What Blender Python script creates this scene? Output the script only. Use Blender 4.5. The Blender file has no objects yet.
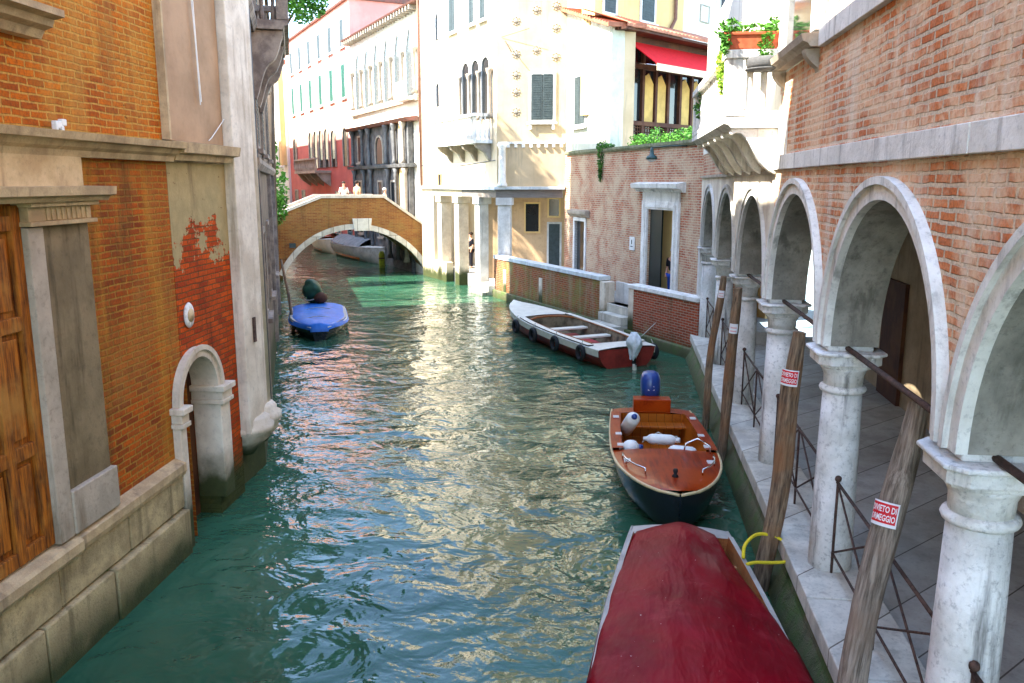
import bpy, bmesh, math, random
from math import sin, cos, pi, radians, atan2, sqrt
from mathutils import Vector, Matrix, noise as mnoise
random.seed(7)
S = bpy.context.scene
COL = S.collection
# ------------------------------------------------------------------ camera
cam = bpy.data.objects.new('camera', bpy.data.cameras.new('camera')); COL.objects.link(cam); S.camera = cam
cam.data.sensor_width = 36; cam.data.lens = 830 / 1024 * 36
cam.data.clip_start = .1; cam.data.clip_end = 1500
cam.location = (0, 0, 4.6)
cam.rotation_euler = (radians(90 - 10.878), 0, radians(6.279))
S.render.resolution_x = 1024; S.render.resolution_y = 683
# ------------------------------------------------------------------ light
SUN_AZ, SUN_EL = 67.5, 44.0           # rays travel towards +Y turned SUN_AZ degrees to +X
w = bpy.data.worlds.new('World'); S.world = w; w.use_nodes = True
wn = w.node_tree; bg = wn.nodes['Background']
sky = wn.nodes.new('ShaderNodeTexSky'); sky.sky_type = 'NISHITA'; sky.sun_disc = False
sky.sun_elevation = radians(SUN_EL); sky.sun_rotation = radians(180 + SUN_AZ)
sky.air_density = 1.0; sky.dust_density = .6; sky.ozone_density = 1.8
wn.links.new(sky.outputs[0], bg.inputs[0]); bg.inputs[1].default_value = .15
sl = bpy.data.lights.new('sun', 'SUN'); sl.energy = 3.0; sl.angle = radians(.5); sl.color = (1, .94, .84)
so = bpy.data.objects.new('sun', sl); COL.objects.link(so)
dv = Vector((sin(radians(SUN_AZ)) * cos(radians(SUN_EL)), cos(radians(SUN_AZ)) * cos(radians(SUN_EL)), -sin(radians(SUN_EL))))
so.rotation_euler = dv.to_track_quat('-Z', 'Y').to_euler(); so.location = (-20, -20, 40)
S.view_settings.view_transform = 'Standard'; S.view_settings.look = 'None'
S.view_settings.exposure = 3.0; S.view_settings.gamma = 1
S.render.engine = 'CYCLES'
S.cycles.max_bounces = 6; S.cycles.diffuse_bounces = 4; S.cycles.glossy_bounces = 3; S.cycles.transmission_bounces = 2; S.cycles.caustics_reflective = False; S.cycles.caustics_refractive = False

# ------------------------------------------------------------------ materials
class NT:
    def __init__(s, name, rough=.8, spec=.3, metallic=0):
        s.m = bpy.data.materials.new(name); s.m.use_nodes = True
        s.t = s.m.node_tree; s.b = s.t.nodes['Principled BSDF']
        s.b.inputs['Roughness'].default_value = rough
        s.b.inputs['Specular IOR Level'].default_value = spec
        s.b.inputs['Metallic'].default_value = metallic
        s.co = s.t.nodes.new('ShaderNodeTexCoord').outputs['Object']
    def put(s, sock, v):
        if isinstance(v, bpy.types.NodeSocket): s.t.links.new(v, sock)
        elif isinstance(v, tuple) and len(v) == 3 and sock.type == 'RGBA': sock.default_value = (*v, 1)
        else: sock.default_value = v
    def math(s, op, a, b=0.0, c=0.0):
        n = s.t.nodes.new('ShaderNodeMath'); n.operation = op
        s.put(n.inputs[0], a); s.put(n.inputs[1], b); s.put(n.inputs[2], c); return n.outputs[0]
    def mapr(s, v, a, b, c=0.0, d=1.0):
        n = s.t.nodes.new('ShaderNodeMapRange'); n.interpolation_type = 'SMOOTHSTEP'
        for i, q in enumerate((v, a, b, c, d)): s.put(n.inputs[i], q)
        return n.outputs[0]
    def mix(s, f, a, b, mode='MIX'):
        n = s.t.nodes.new('ShaderNodeMix'); n.data_type = 'RGBA'; n.blend_type = mode
        s.put(n.inputs[0], f); s.put(n.inputs[6], a); s.put(n.inputs[7], b); return n.outputs[2]
    def noise(s, scale, detail=4, rough=.55, vec=None, sc3=None, dist=0.0):
        v = vec or s.co
        if sc3:
            mp = s.t.nodes.new('ShaderNodeMapping'); mp.inputs['Scale'].default_value = sc3
            s.t.links.new(v, mp.inputs[0]); v = mp.outputs[0]
        n = s.t.nodes.new('ShaderNodeTexNoise'); n.inputs['Scale'].default_value = scale
        n.inputs['Detail'].default_value = detail; n.inputs['Roughness'].default_value = rough
        n.inputs['Distortion'].default_value = dist
        s.t.links.new(v, n.inputs['Vector']); return n.outputs['Fac']
    def sep(s, v=None):
        n = s.t.nodes.new('ShaderNodeSeparateXYZ'); s.t.links.new(v or s.co, n.inputs[0]); return n.outputs
    def comb(s, x, y, z=0.0):
        n = s.t.nodes.new('ShaderNodeCombineXYZ'); s.put(n.inputs[0], x); s.put(n.inputs[1], y); s.put(n.inputs[2], z); return n.outputs[0]
    def bump(s, h, strength=.5, dist=.02, prev=None):
        n = s.t.nodes.new('ShaderNodeBump'); n.inputs['Strength'].default_value = strength
        n.inputs['Distance'].default_value = dist; s.put(n.inputs['Height'], h)
        if prev: s.t.links.new(prev, n.inputs['Normal'])
        return n.outputs[0]
    def out(s, col=None, nrm=None, rough=None):
        if col is not None: s.put(s.b.inputs['Base Color'], col)
        if nrm is not None: s.t.links.new(nrm, s.b.inputs['Normal'])
        if rough is not None: s.put(s.b.inputs['Roughness'], rough)
        return s.m

def algae(t, col, top=.9, soft=.5, amount=1.0):
    """water-line growth: dark green slime low on anything that stands in the canal"""
    if not top: return col
    z = t.sep()[2]
    e = t.math('ADD', z, t.math('MULTIPLY', t.noise(3, 5), .55))
    f = t.mapr(e, top + .27, top + .27 - soft, 0.0, amount)
    g = t.mix(t.noise(7, 5, .7), (.016, .022, .008), (.075, .085, .022))
    return t.mix(f, col, g)

def brick(name, c1, c2, mortar, smear=None, smear_at=(.5, .62), smear_amt=.8, stain=(.08, .05, .03), stain_amt=.5,
          w=.25, h=.072, ms=.009, alg=0, bstr=.9, hue=None, wob=.012, patch=None, salt=None, low=None):
    t = NT(name, .9, .15)
    x, y, z = t.sep()
    u = t.math('ADD', x, y)
    n1 = t.noise(5, 3); n2 = t.noise(4.3, 3, sc3=(1, 1, 1.7))
    u = t.math('ADD', u, t.math('MULTIPLY', n1, wob * 3)); zz = t.math('ADD', z, t.math('MULTIPLY', n2, wob * 2))
    n = t.t.nodes.new('ShaderNodeTexBrick')
    n.inputs['Scale'].default_value = 1; n.inputs['Mortar Size'].default_value = ms
    n.inputs['Mortar Smooth'].default_value = .35; n.inputs['Brick Width'].default_value = w
    n.inputs['Row Height'].default_value = h; n.inputs['Bias'].default_value = 0
    t.put(n.inputs['Color1'], c1); t.put(n.inputs['Color2'], c2); t.put(n.inputs['Mortar'], mortar)
    t.t.links.new(t.comb(u, zz), n.inputs['Vector'])
    col = n.outputs['Color']
    if hue: col = t.mix(t.mapr(t.noise(.9, 5), .4, .62, 0.0, .75), col, t.mix(n.outputs['Fac'], hue, mortar))
    fine = t.noise(38, 4)
    col = t.mix(t.math('MULTIPLY', t.mapr(fine, .35, .75), .45), col, (.06, .03, .015))
    sm = None
    if smear:
        sm = t.math('MULTIPLY', t.mapr(t.noise(1.15, 9, .72, dist=.35), smear_at[0], smear_at[1]), smear_amt)
        sm = t.math('MULTIPLY', sm, t.mapr(t.noise(17, 4), .25, .6, .35, 1.0))
        col = t.mix(sm, col, smear)
    if patch:   # a field of plaster that survives above a ragged edge
        pc, z0, z1 = patch
        pf = t.mapr(t.math('ADD', z, t.math('MULTIPLY', t.math('SUBTRACT', t.noise(2.1, 7, .7), .5), 3.4)), z0, z0 + .06)
        col = t.mix(pf, col, t.mix(t.noise(6, 6, .7), pc, (pc[0] * .45, pc[1] * .5, pc[2] * .5)))
        sm = pf
    st = t.mapr(t.noise(1.0, 6, .65, sc3=(2.2, 2.2, .35)), .5, .72, 0.0, stain_amt)
    col = t.mix(st, col, stain)
    if salt:     # lime washed down in runs
        sf = t.mapr(t.noise(1.0, 6, .6, sc3=(3.2, 3.2, .28)), .46, .66, 0.0, salt[1])
        sf = t.math('MULTIPLY', sf, t.mapr(t.noise(9, 5, .7), .3, .6, .3, 1.0)); col = t.mix(sf, col, salt[0])
    if low:      # render patches left near the foot of the wall
        pl = t.mapr(t.math('SUBTRACT', t.math('MULTIPLY', t.math('SUBTRACT', t.noise(1.7, 7, .7), .42), 5.0), z), low[1] - .05, low[1] + .05)
        col = t.mix(pl, col, t.mix(t.noise(7, 5, .7), low[0], (.10, .08, .05)))
    # dark pits where bricks have spalled
    pit = t.mapr(t.noise(7, 5, .7, sc3=(1, 1, 2.2)), .64, .70, 0.0, .7); col = t.mix(pit, col, (c2[0] * .25, c2[1] * .3, c2[2] * .4))
    col = algae(t, col, alg, .6)
    hgt = t.math('ADD', t.math('MULTIPLY', n.outputs['Fac'], -1.0), t.math('MULTIPLY', fine, .6))
    if sm is not None: hgt = t.mix(sm, hgt, t.math('MULTIPLY', fine, .4))
    return t.out(col, t.bump(hgt, bstr, .012))

def stone(name, c1, c2, scale=2.0, streak=(.12, .1, .08), streak_amt=.55, rough=.75, bstr=.4, alg=0, joints=None, dirt=.35, spec=.3):
    t = NT(name, rough, spec)
    col = t.mix(t.mapr(t.noise(scale, 6, .62), .35, .65), c1, c2)
    col = t.mix(t.math('MULTIPLY', t.mapr(t.noise(scale * 9, 5, .7), .5, .75), dirt), col, (c1[0] * .3, c1[1] * .3, c1[2] * .3))
    st = t.mapr(t.noise(1.6, 6, .65, sc3=(3, 3, .3)), .52, .7, 0.0, streak_amt)
    col = t.mix(st, col, streak)
    h = t.noise(scale * 14, 5, .65)
    if joints:
        x, y, z = t.sep(); jw, jh, off = joints
        n = t.t.nodes.new('ShaderNodeTexBrick'); n.inputs['Scale'].default_value = 1
        n.inputs['Mortar Size'].default_value = .012; n.inputs['Brick Width'].default_value = jw; n.inputs['Row Height'].default_value = jh
        n.inputs['Mortar Smooth'].default_value = .2
        t.put(n.inputs['Color1'], (1, 1, 1)); t.put(n.inputs['Color2'], (.78, .76, .72)); t.put(n.inputs['Mortar'], (.25, .22, .2))
        t.t.links.new(t.comb(t.math('ADD', x, y), t.math('ADD', z, off)), n.inputs['Vector'])
        col = t.mix(1.0, col, n.outputs['Color'], 'MULTIPLY'); h = t.math('SUBTRACT', h, t.math('MULTIPLY', n.outputs['Fac'], 1.2))
    col = algae(t, col, alg, .5)
    return t.out(col, t.bump(h, bstr, .012))

def plain(name, c, rough=.5, spec=.4, var=.2, scale=8, bstr=.1, metallic=0, coat=0):
    t = NT(name, rough, spec, metallic)
    if coat: t.b.inputs['Coat Weight'].default_value = coat; t.b.inputs['Coat Roughness'].default_value = .08
    d = tuple(q * (1 - var * 1.6) for q in c)
    col = t.mix(t.mapr(t.noise(scale, 6, .65), .35, .7), c, d)
    return t.out(col, t.bump(t.noise(scale * 6, 4), bstr, .01))

def wood(name, c1, c2, c3, axis=2, sc=6, rough=.75, spec=.25, coat=0, bstr=.5, plank=0):
    t = NT(name, rough, spec)
    if coat: t.b.inputs['Coat Weight'].default_value = coat; t.b.inputs['Coat Roughness'].default_value = .06
    s3 = [6, 6, 6]; s3[axis] = .5
    g = t.noise(sc, 6, .65, sc3=tuple(s3), dist=.2)
    col = t.mix(t.mapr(g, .3, .7), c1, c2)
    col = t.mix(t.mapr(t.noise(1.3, 5, .6), .45, .65, 0.0, .8), col, c3)
    if plank:
        y = t.sep()[1]; fr = t.math('ABSOLUTE', t.math('SUBTRACT', t.math('FRACT', t.math('DIVIDE', t.math('ADD', y, 10.0), plank)), .5))
        col = t.mix(t.mapr(fr, .465, .485), col, tuple(q * .12 for q in c2))
    return t.out(col, t.bump(g, bstr, .01))

M = {}
M['brick_left'] = brick('orange_brick', (.62, .15, .006), (.34, .07, .006), (.58, .30, .06), salt=((.60, .34, .07), .35), smear=(.58, .27, .03), smear_at=(.45, .72), smear_amt=.7, stain=(.20, .07, .02), stain_amt=.5, hue=(.55, .19, .02), ms=.012, wob=.016)
M['brick_low'] = brick('stained_orange_brick', (.56, .105, .005), (.24, .04, .006), (.42, .20, .03), salt=((.55, .26, .03), .45), smear=(.32, .15, .035), smear_at=(.42, .7), smear_amt=.65, stain=(.09, .045, .015), stain_amt=.75, hue=(.42, .13, .02), ms=.012, wob=.016)
M['brick_peel'] = brick('peeling_brick', (.66, .09, .006), (.36, .04, .006), (.20, .08, .02), low=((.34, .26, .14), .1), smear=(.45, .30, .16), smear_at=(.62, .75), smear_amt=.7, patch=((.54, .40, .19), 3.7, 5.0), alg=.95, stain=(.05, .02, .012))
M['brick_right'] = brick('washed_brick', (.72, .23, .075), (.54, .15, .05), (.70, .56, .40), salt=((.74, .62, .48), .75), smear=(.78, .56, .36), smear_at=(.42, .56), smear_amt=.85, stain=(.60, .22, .08), stain_amt=.4, ms=.017, wob=.02, w=.26, h=.078, bstr=1)
M['brick_court'] = brick('worn_pink_brick', (.52, .15, .07), (.36, .11, .06), (.56, .47, .34), salt=((.56, .45, .30), .25), smear=(.60, .48, .32), smear_at=(.40, .58), smear_amt=.75, stain=(.40, .1, .05), stain_amt=.3, ms=.014)
M['brick_quay'] = brick('mossy_quay_brick', (.42, .10, .035), (.27, .07, .03), (.38, .30, .18), smear=(.20, .21, .06), smear_at=(.44, .62), smear_amt=.8, stain=(.10, .12, .04), stain_amt=.6, alg=.6, salt=((.34, .32, .2), .5))
M['brick_bridge'] = brick('ochre_bridge_brick', (.36, .15, .04), (.24, .08, .025), (.32, .20, .08), smear=(.30, .21, .06), smear_at=(.45, .7), smear_amt=.5, stain=(.10, .05, .02), stain_amt=.6, alg=.4, ms=.01)
M['white_stone'] = stone('white_istrian_stone', (.84, .82, .76), (.66, .64, .58), 2.2, (.20, .19, .17), .7, dirt=.5, bstr=.6)
M['white_wall_stone'] = stone('whitewashed_stone', (.78, .68, .54), (.58, .48, .36), 1.6, (.30, .21, .13), .65, alg=.95)
M['white_wall_stone2'] = stone('lime_washed_wall', (.80, .74, .60), (.55, .46, .36), 1.3, (.40, .28, .18), .5, bstr=.4)
M['soffit_stone'] = stone('dirty_shaded_soffit_stone', (.34, .32, .27), (.20, .19, .16), 2.6, (.08, .075, .06), .7, bstr=.6, dirt=.6)  # dirt plus the shade under the arches, both put into the colour
M['grey_white'] = stone('grey_white_stone', (.66, .64, .60), (.48, .46, .42), 2.2, (.20, .19, .17), .5)
M['col_stone'] = stone('column_stone', (.84, .83, .80), (.58, .57, .53), 2.2, (.10, .095, .09), .9, bstr=.8, dirt=.75)
M['plinth_stone'] = stone('quay_stone', (.74, .70, .60), (.52, .49, .42), 2.5, (.16, .15, .12), .4, dirt=.5, alg=.32, joints=(1.35, 5, 2.5))
M['quay_face'] = stone('slimy_quay_wall', (.20, .17, .10), (.08, .13, .03), 3, (.03, .045, .012), .6, alg=.42, bstr=1.5, dirt=.7)
M['grey_stone'] = stone('grey_stone', (.42, .36, .28), (.30, .25, .19), 3, (.12, .09, .06), .4)
M['ashlar'] = stone('left_base_stone', (.54, .41, .21), (.32, .24, .12), 3, (.09, .07, .03), .6, alg=.55, bstr=1.2, dirt=.6)
M['ledge_stone'] = stone('ledge_stone', (.60, .44, .24), (.40, .28, .15), 3, (.12, .08, .05), .5, bstr=.6)
M['cream_stone'] = stone('cream_lintel_stone', (.66, .50, .28), (.50, .35, .18), 3, (.20, .09, .04), .6, alg=0)
M['stucco_grey'] = stone('brown_grey_stucco', (.46, .29, .16), (.34, .21, .11), 1.2, (.25, .16, .1), .4, bstr=.25, dirt=.15)
M['shaft_stone'] = stone('brown_shaft_stone', (.26, .19, .10), (.16, .115, .055), 1.5, (.07, .05, .02), .8, bstr=.5, dirt=.5)
M['plaster_cream'] = stone('cream_plaster', (.76, .64, .46), (.68, .55, .38), .6, (.54, .44, .31), .45, bstr=.15, dirt=.08, alg=.75)
M['plaster_front'] = stone('shaded_cream_plaster', (.60, .45, .27), (.50, .37, .21), .7, (.34, .27, .18), .7, bstr=.15, dirt=.1)  # darker than the canal face, the front's shade put into the colour
M['plaster_white'] = stone('pale_plaster', (.80, .76, .66), (.72, .68, .58), .6, (.42, .40, .33), .45, bstr=.15, dirt=.12)
M['plaster_yellow'] = stone('ochre_plaster', (.74, .52, .22), (.66, .44, .18), .7, (.5, .3, .12), .3, bstr=.15, dirt=.1)
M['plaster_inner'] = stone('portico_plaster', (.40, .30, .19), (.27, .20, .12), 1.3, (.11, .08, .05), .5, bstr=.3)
M['plaster_warm'] = stone('loggia_plaster', (.60, .40, .22), (.48, .31, .17), 1.0, (.3, .2, .12), .4, bstr=.2)
M['pink_wall'] = stone('red_pink_plaster', (.54, .13, .10), (.44, .10, .08), .7, (.34, .09, .08), .3, bstr=.15, dirt=.1, alg=.7)
M['pink_wall_sunlit'] = stone('sunlit_pink_plaster', (.74, .38, .30), (.66, .30, .24), .7, (.55, .3, .24), .3, bstr=.15, dirt=.1)  # paler copy of the pink wall, sun glare put into the colour
M['dark_stone'] = stone('weathered_grey_stone', (.15, .15, .145), (.07, .07, .07), 2.5, (.04, .04, .04), .6, bstr=.5)
M['dark_facade'] = stone('sooty_facade', (.22, .15, .10), (.12, .08, .05), 1.5, (.04, .03, .02), .6, alg=1.1)
M['dark_trim'] = stone('sooty_trim_stone', (.42, .33, .25), (.2, .15, .12), 3, (.06, .04, .035), .6)
M['floor_stone'] = stone('portico_paving', (.42, .41, .37), (.31, .30, .27), 2, (.14, .14, .12), .3, bstr=.3, joints=(.8, .5, 0))
M['paving'] = stone('walkway_paving', (.36, .35, .32), (.28, .27, .24), 2, (.14, .13, .1), .3, bstr=.3)
M['mossy_coping'] = stone('mossy_coping', (.26, .25, .16), (.14, .16, .08), 3, (.07, .09, .03), .6, dirt=.5)
M['coping_stone'] = stone('blue_white_coping', (.66, .68, .66), (.5, .52, .50), 3, (.2, .2, .18), .4)
M['plaster_greenish'] = stone('damp_pale_plaster', (.72, .70, .58), (.56, .56, .44), .8, (.30, .34, .24), .7, bstr=.2, dirt=.25)
M['brick_quay_red'] = brick('red_quay_brick', (.46, .08, .03), (.26, .05, .02), (.40, .30, .22), smear=(.3, .25, .12), smear_at=(.55, .7), smear_amt=.6, stain=(.1, .08, .04), stain_amt=.5, alg=.6, ms=.012)
M['brown_pipe'] = plain('brown_pipe', (.22, .10, .06), .6, .3)
M['lamp_green'] = plain('green_lamp_paint', (.01, .05, .04), .4, .5)
M['valance_cloth'] = plain('pale_valance', (.75, .62, .42), .8, .2, .1)
M['grey_beam'] = wood('grey_timber_beam', (.24, .21, .18), (.14, .12, .10), (.2, .17, .14), axis=0)
M['cream_beam'] = wood('cream_timber_beam', (.60, .50, .32), (.45, .36, .22), (.5, .4, .25), axis=0)
M['window_haze'] = plain('grey_gothic_glass', (.10, .12, .12), .15, .5, .3)
M['terracotta_dark'] = stone('dark_terracotta_cornice', (.26, .10, .07), (.16, .08, .06), 3)
M['brick_bridge_dark'] = brick('vault_brick', (.34, .17, .06), (.24, .11, .04), (.34, .27, .16), smear=(.30, .28, .14), smear_at=(.45, .7), smear_amt=.6, alg=.5)
M['coping_stone_warm'] = stone('warm_coping', (.66, .58, .46), (.52, .45, .36), 3, (.25, .2, .14), .4)
M['white_stone_warm'] = stone('warm_white_stone', (.72, .68, .58), (.56, .52, .44), 3, (.3, .26, .2), .4, joints=(.55, 3, 1))
M['grey_cover'] = plain('grey_cover', (.22, .23, .22), .7, .2, .3, 3)
M['marker'] = plain('mossy_yellow_paint', (.38, .42, .04), .7, .2, .4, 4)
M['tile'] = stone('terracotta_roof_tile', (.50, .20, .11), (.36, .13, .07), 4, (.2, .1, .06), .4, bstr=.4)
M['terracotta'] = plain('terracotta', (.55, .12, .05), .8, .2, .25)
M['iron'] = plain('rusty_iron', (.10, .055, .04), .8, .3, .4, 20, .4)
M['black'] = plain('dark_void', (.006, .006, .007), .5, .4, .1)
M['glass_dark'] = plain('dark_window_glass', (.015, .018, .02), .08, .5, .2, 2, .02)
M['shutter_grey'] = plain('grey_green_shutter', (.055, .075, .075), .6, .3, .2, 6, .2)
M['shutter_green'] = plain('green_shutter', (.02, .11, .075), .6, .3, .2, 6, .2)
M['wood_door'] = wood('orange_weathered_door', (.46, .14, .010), (.07, .02, .005), (.44, .20, .04), bstr=1)
M['wood_pole'] = wood('mooring_pole_wood', (.34, .23, .14), (.07, .045, .03), (.26, .12, .05), sc=7, bstr=2)
M['wood_pole_grey'] = wood('grey_pole_wood', (.38, .31, .24), (.09, .07, .05), (.24, .17, .12), sc=7, bstr=2)
M['wood_dark'] = wood('dark_veranda_wood', (.09, .03, .015), (.04, .015, .008), (.12, .05, .02))
M['wood_board'] = wood('old_board_wood', (.26, .17, .09), (.13, .08, .05), (.2, .14, .08))
M['mahogany'] = wood('varnished_mahogany', (.34, .034, .002), (.17, .012, .0015), (.38, .05, .003), axis=0, rough=.28, spec=.1, coat=.08, bstr=.06, sc=4)
M['plywood'] = wood('varnished_orange_wood', (.38, .095, .006), (.25, .05, .004), (.42, .12, .01), axis=0, rough=.4, spec=.15, coat=.1, bstr=.08, sc=3, plank=.14)
M['boat_wood'] = wood('worn_boat_wood', (.36, .12, .03), (.20, .06, .02), (.4, .2, .08), axis=0, rough=.5, bstr=.2)
M['hull_navy'] = plain('dark_navy_hull', (.012, .016, .022), .25, .5, .2)
M['hull_white'] = plain('cream_boat_paint', (.74, .70, .58), .4, .4, .12, 3)
M['boat_inner'] = plain('aged_boat_interior', (.26, .20, .12), .6, .3, .5, 4)
M['hull_grey'] = plain('grey_boat_paint', (.40, .38, .34), .5, .4, .25, 3)
M['hull_red'] = plain('dark_red_hull', (.28, .03, .02), .5, .4, .3, 3)
M['red_paint'] = plain('red_boat_floor', (.38, .02, .03), .5, .4, .2, 3)
M['brass_trim'] = plain('pale_wood_trim', (.66, .50, .26), .35, .5, .15)
M['chrome'] = plain('chrome', (.75, .75, .78), .18, .5, .05, 3, 0, 1)
M['steel_blue'] = plain('blue_engine_cowl', (.015, .05, .22), .3, .5, .1)
M['black_rubber'] = plain('black_rubber', (.012, .012, .013), .7, .3, .2)
M['white_plastic'] = plain('white_plastic', (.78, .78, .74), .35, .5, .08)
M['white_cloth'] = plain('white_wrap_cloth', (.75, .77, .76), .7, .2, .15, 12, .5)
M['blue_tarp'] = plain('blue_tarpaulin', (.015, .15, .55), .5, .4, .2, 3, .3)
M['blue_tarp_dark'] = plain('blue_tarp_skirt', (.01, .09, .45), .5, .4, .2)
M['green_tarp'] = plain('dark_green_wrap', (.01, .06, .03), .6, .3, .3, 5, .3)
M['teal_tarp'] = plain('teal_tarpaulin', (.03, .25, .27), .6, .3, .2, 3, .3)
M['yellow_rope'] = plain('yellow_rope', (.80, .62, .03), .7, .2, .15, 60, .5)
M['grey_rope'] = plain('grey_rope', (.5, .48, .42), .8, .2, .2, 60, .5)
M['awning_red'] = plain('red_awning_cloth', (.66, .012, .015), .8, .2, .1)
M['lace'] = plain('veranda_curtain', (.60, .40, .12), .8, .2, .2, 2)
M['sign_red'] = plain('sign_red', (.65, .01, .02), .5, .3, .05)
M['sign_white'] = plain('sign_white', (.8, .8, .8), .5, .3, .05)
M['dark_door'] = plain('dark_painted_door', (.012, .022, .02), .3, .5, .2)
M['door_brown_grey'] = wood('faded_portico_door', (.17, .12, .08), (.10, .07, .045), (.14, .10, .07))
M['lead'] = plain('lead_pipe', (.10, .11, .13), .6, .4, .2)
M['skin'] = plain('skin', (.50, .27, .18), .6, .3, .05)
M['hair_grey'] = plain('grey_hair', (.45, .43, .40), .8, .2, .2)
M['hair_dark'] = plain('dark_hair', (.03, .02, .015), .8, .2, .2)
for nm, c in (('cloth_white', (.75, .72, .66)), ('cloth_black', (.015, .015, .02)), ('cloth_blue', (.02, .06, .30)), ('cloth_tan', (.5, .36, .2))):
    M[nm] = plain(nm, c, .85, .1, .1)
def leafmat(name, a, b):
    t = NT(name, .6, .25)
    n = t.t.nodes.new('ShaderNodeObjectInfo')
    return t.out(t.mix(t.mapr(t.noise(2.5, 3), .35, .65), a, b))
M['leaf'] = leafmat('green_leaf', (.045, .16, .015), (.10, .28, .03))
M['leaf_yellow'] = leafmat('yellow_green_leaf', (.20, .36, .03), (.32, .46, .05))
M['leaf_dark'] = leafmat('dark_leaf', (.03, .10, .012), (.07, .20, .02))
M['bark'] = wood('bark', (.12, .08, .05), (.06, .04, .025), (.1, .08, .06))

def tarp_material():
    t = NT('maroon_boat_cover', .45, .06)
    col = t.mix(t.mapr(t.noise(1.4, 6, .6), .35, .7), (.23, .002, .010), (.15, .0015, .007))
    col = t.mix(t.mapr(t.noise(26, 3), .735, .76), col, (.7, .6, .6))
    col = t.mix(t.mapr(t.noise(2.3, 6, .7, sc3=(1, .5, 1), dist=.2), .56, .75, 0.0, .35), col, (.36, .05, .06))
    h = t.math('ADD', t.noise(1.6, 3, .5, sc3=(1, 2.4, 1), dist=.3), t.math('MULTIPLY', t.noise(6, 4, .6, sc3=(.6, 1.6, 1)), .12))
    return t.out(col, t.bump(h, .45, .12))
M['maroon'] = tarp_material()

def water_material():
    t = NT('canal_water', .035, .5)
    t.b.inputs['IOR'].default_value = 1.36
    col = t.mix(t.mapr(t.noise(.25, 4), .35, .65), (.018, .070, .038), (.032, .108, .060))
    a = t.noise(1.55, 3, .5, sc3=(1, 1.15, 1), dist=.45)
    b = t.noise(6.0, 3, .5, sc3=(1, 1.2, 1), dist=.3)
    c = t.noise(.6, 2, .5, sc3=(1, 1, 1), dist=.6)
    patch_ = t.mapr(t.noise(.22, 3, .5), .4, .62, .25, 1.3)
    h = t.math('ADD', t.math('MULTIPLY', a, .50), t.math('MULTIPLY', t.math('MULTIPLY', b, patch_), .10)); h = t.math('ADD', h, t.math('MULTIPLY', c, .7))
    return t.out(col, t.bump(h, 1.0, .15))
M['water'] = water_material()

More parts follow.
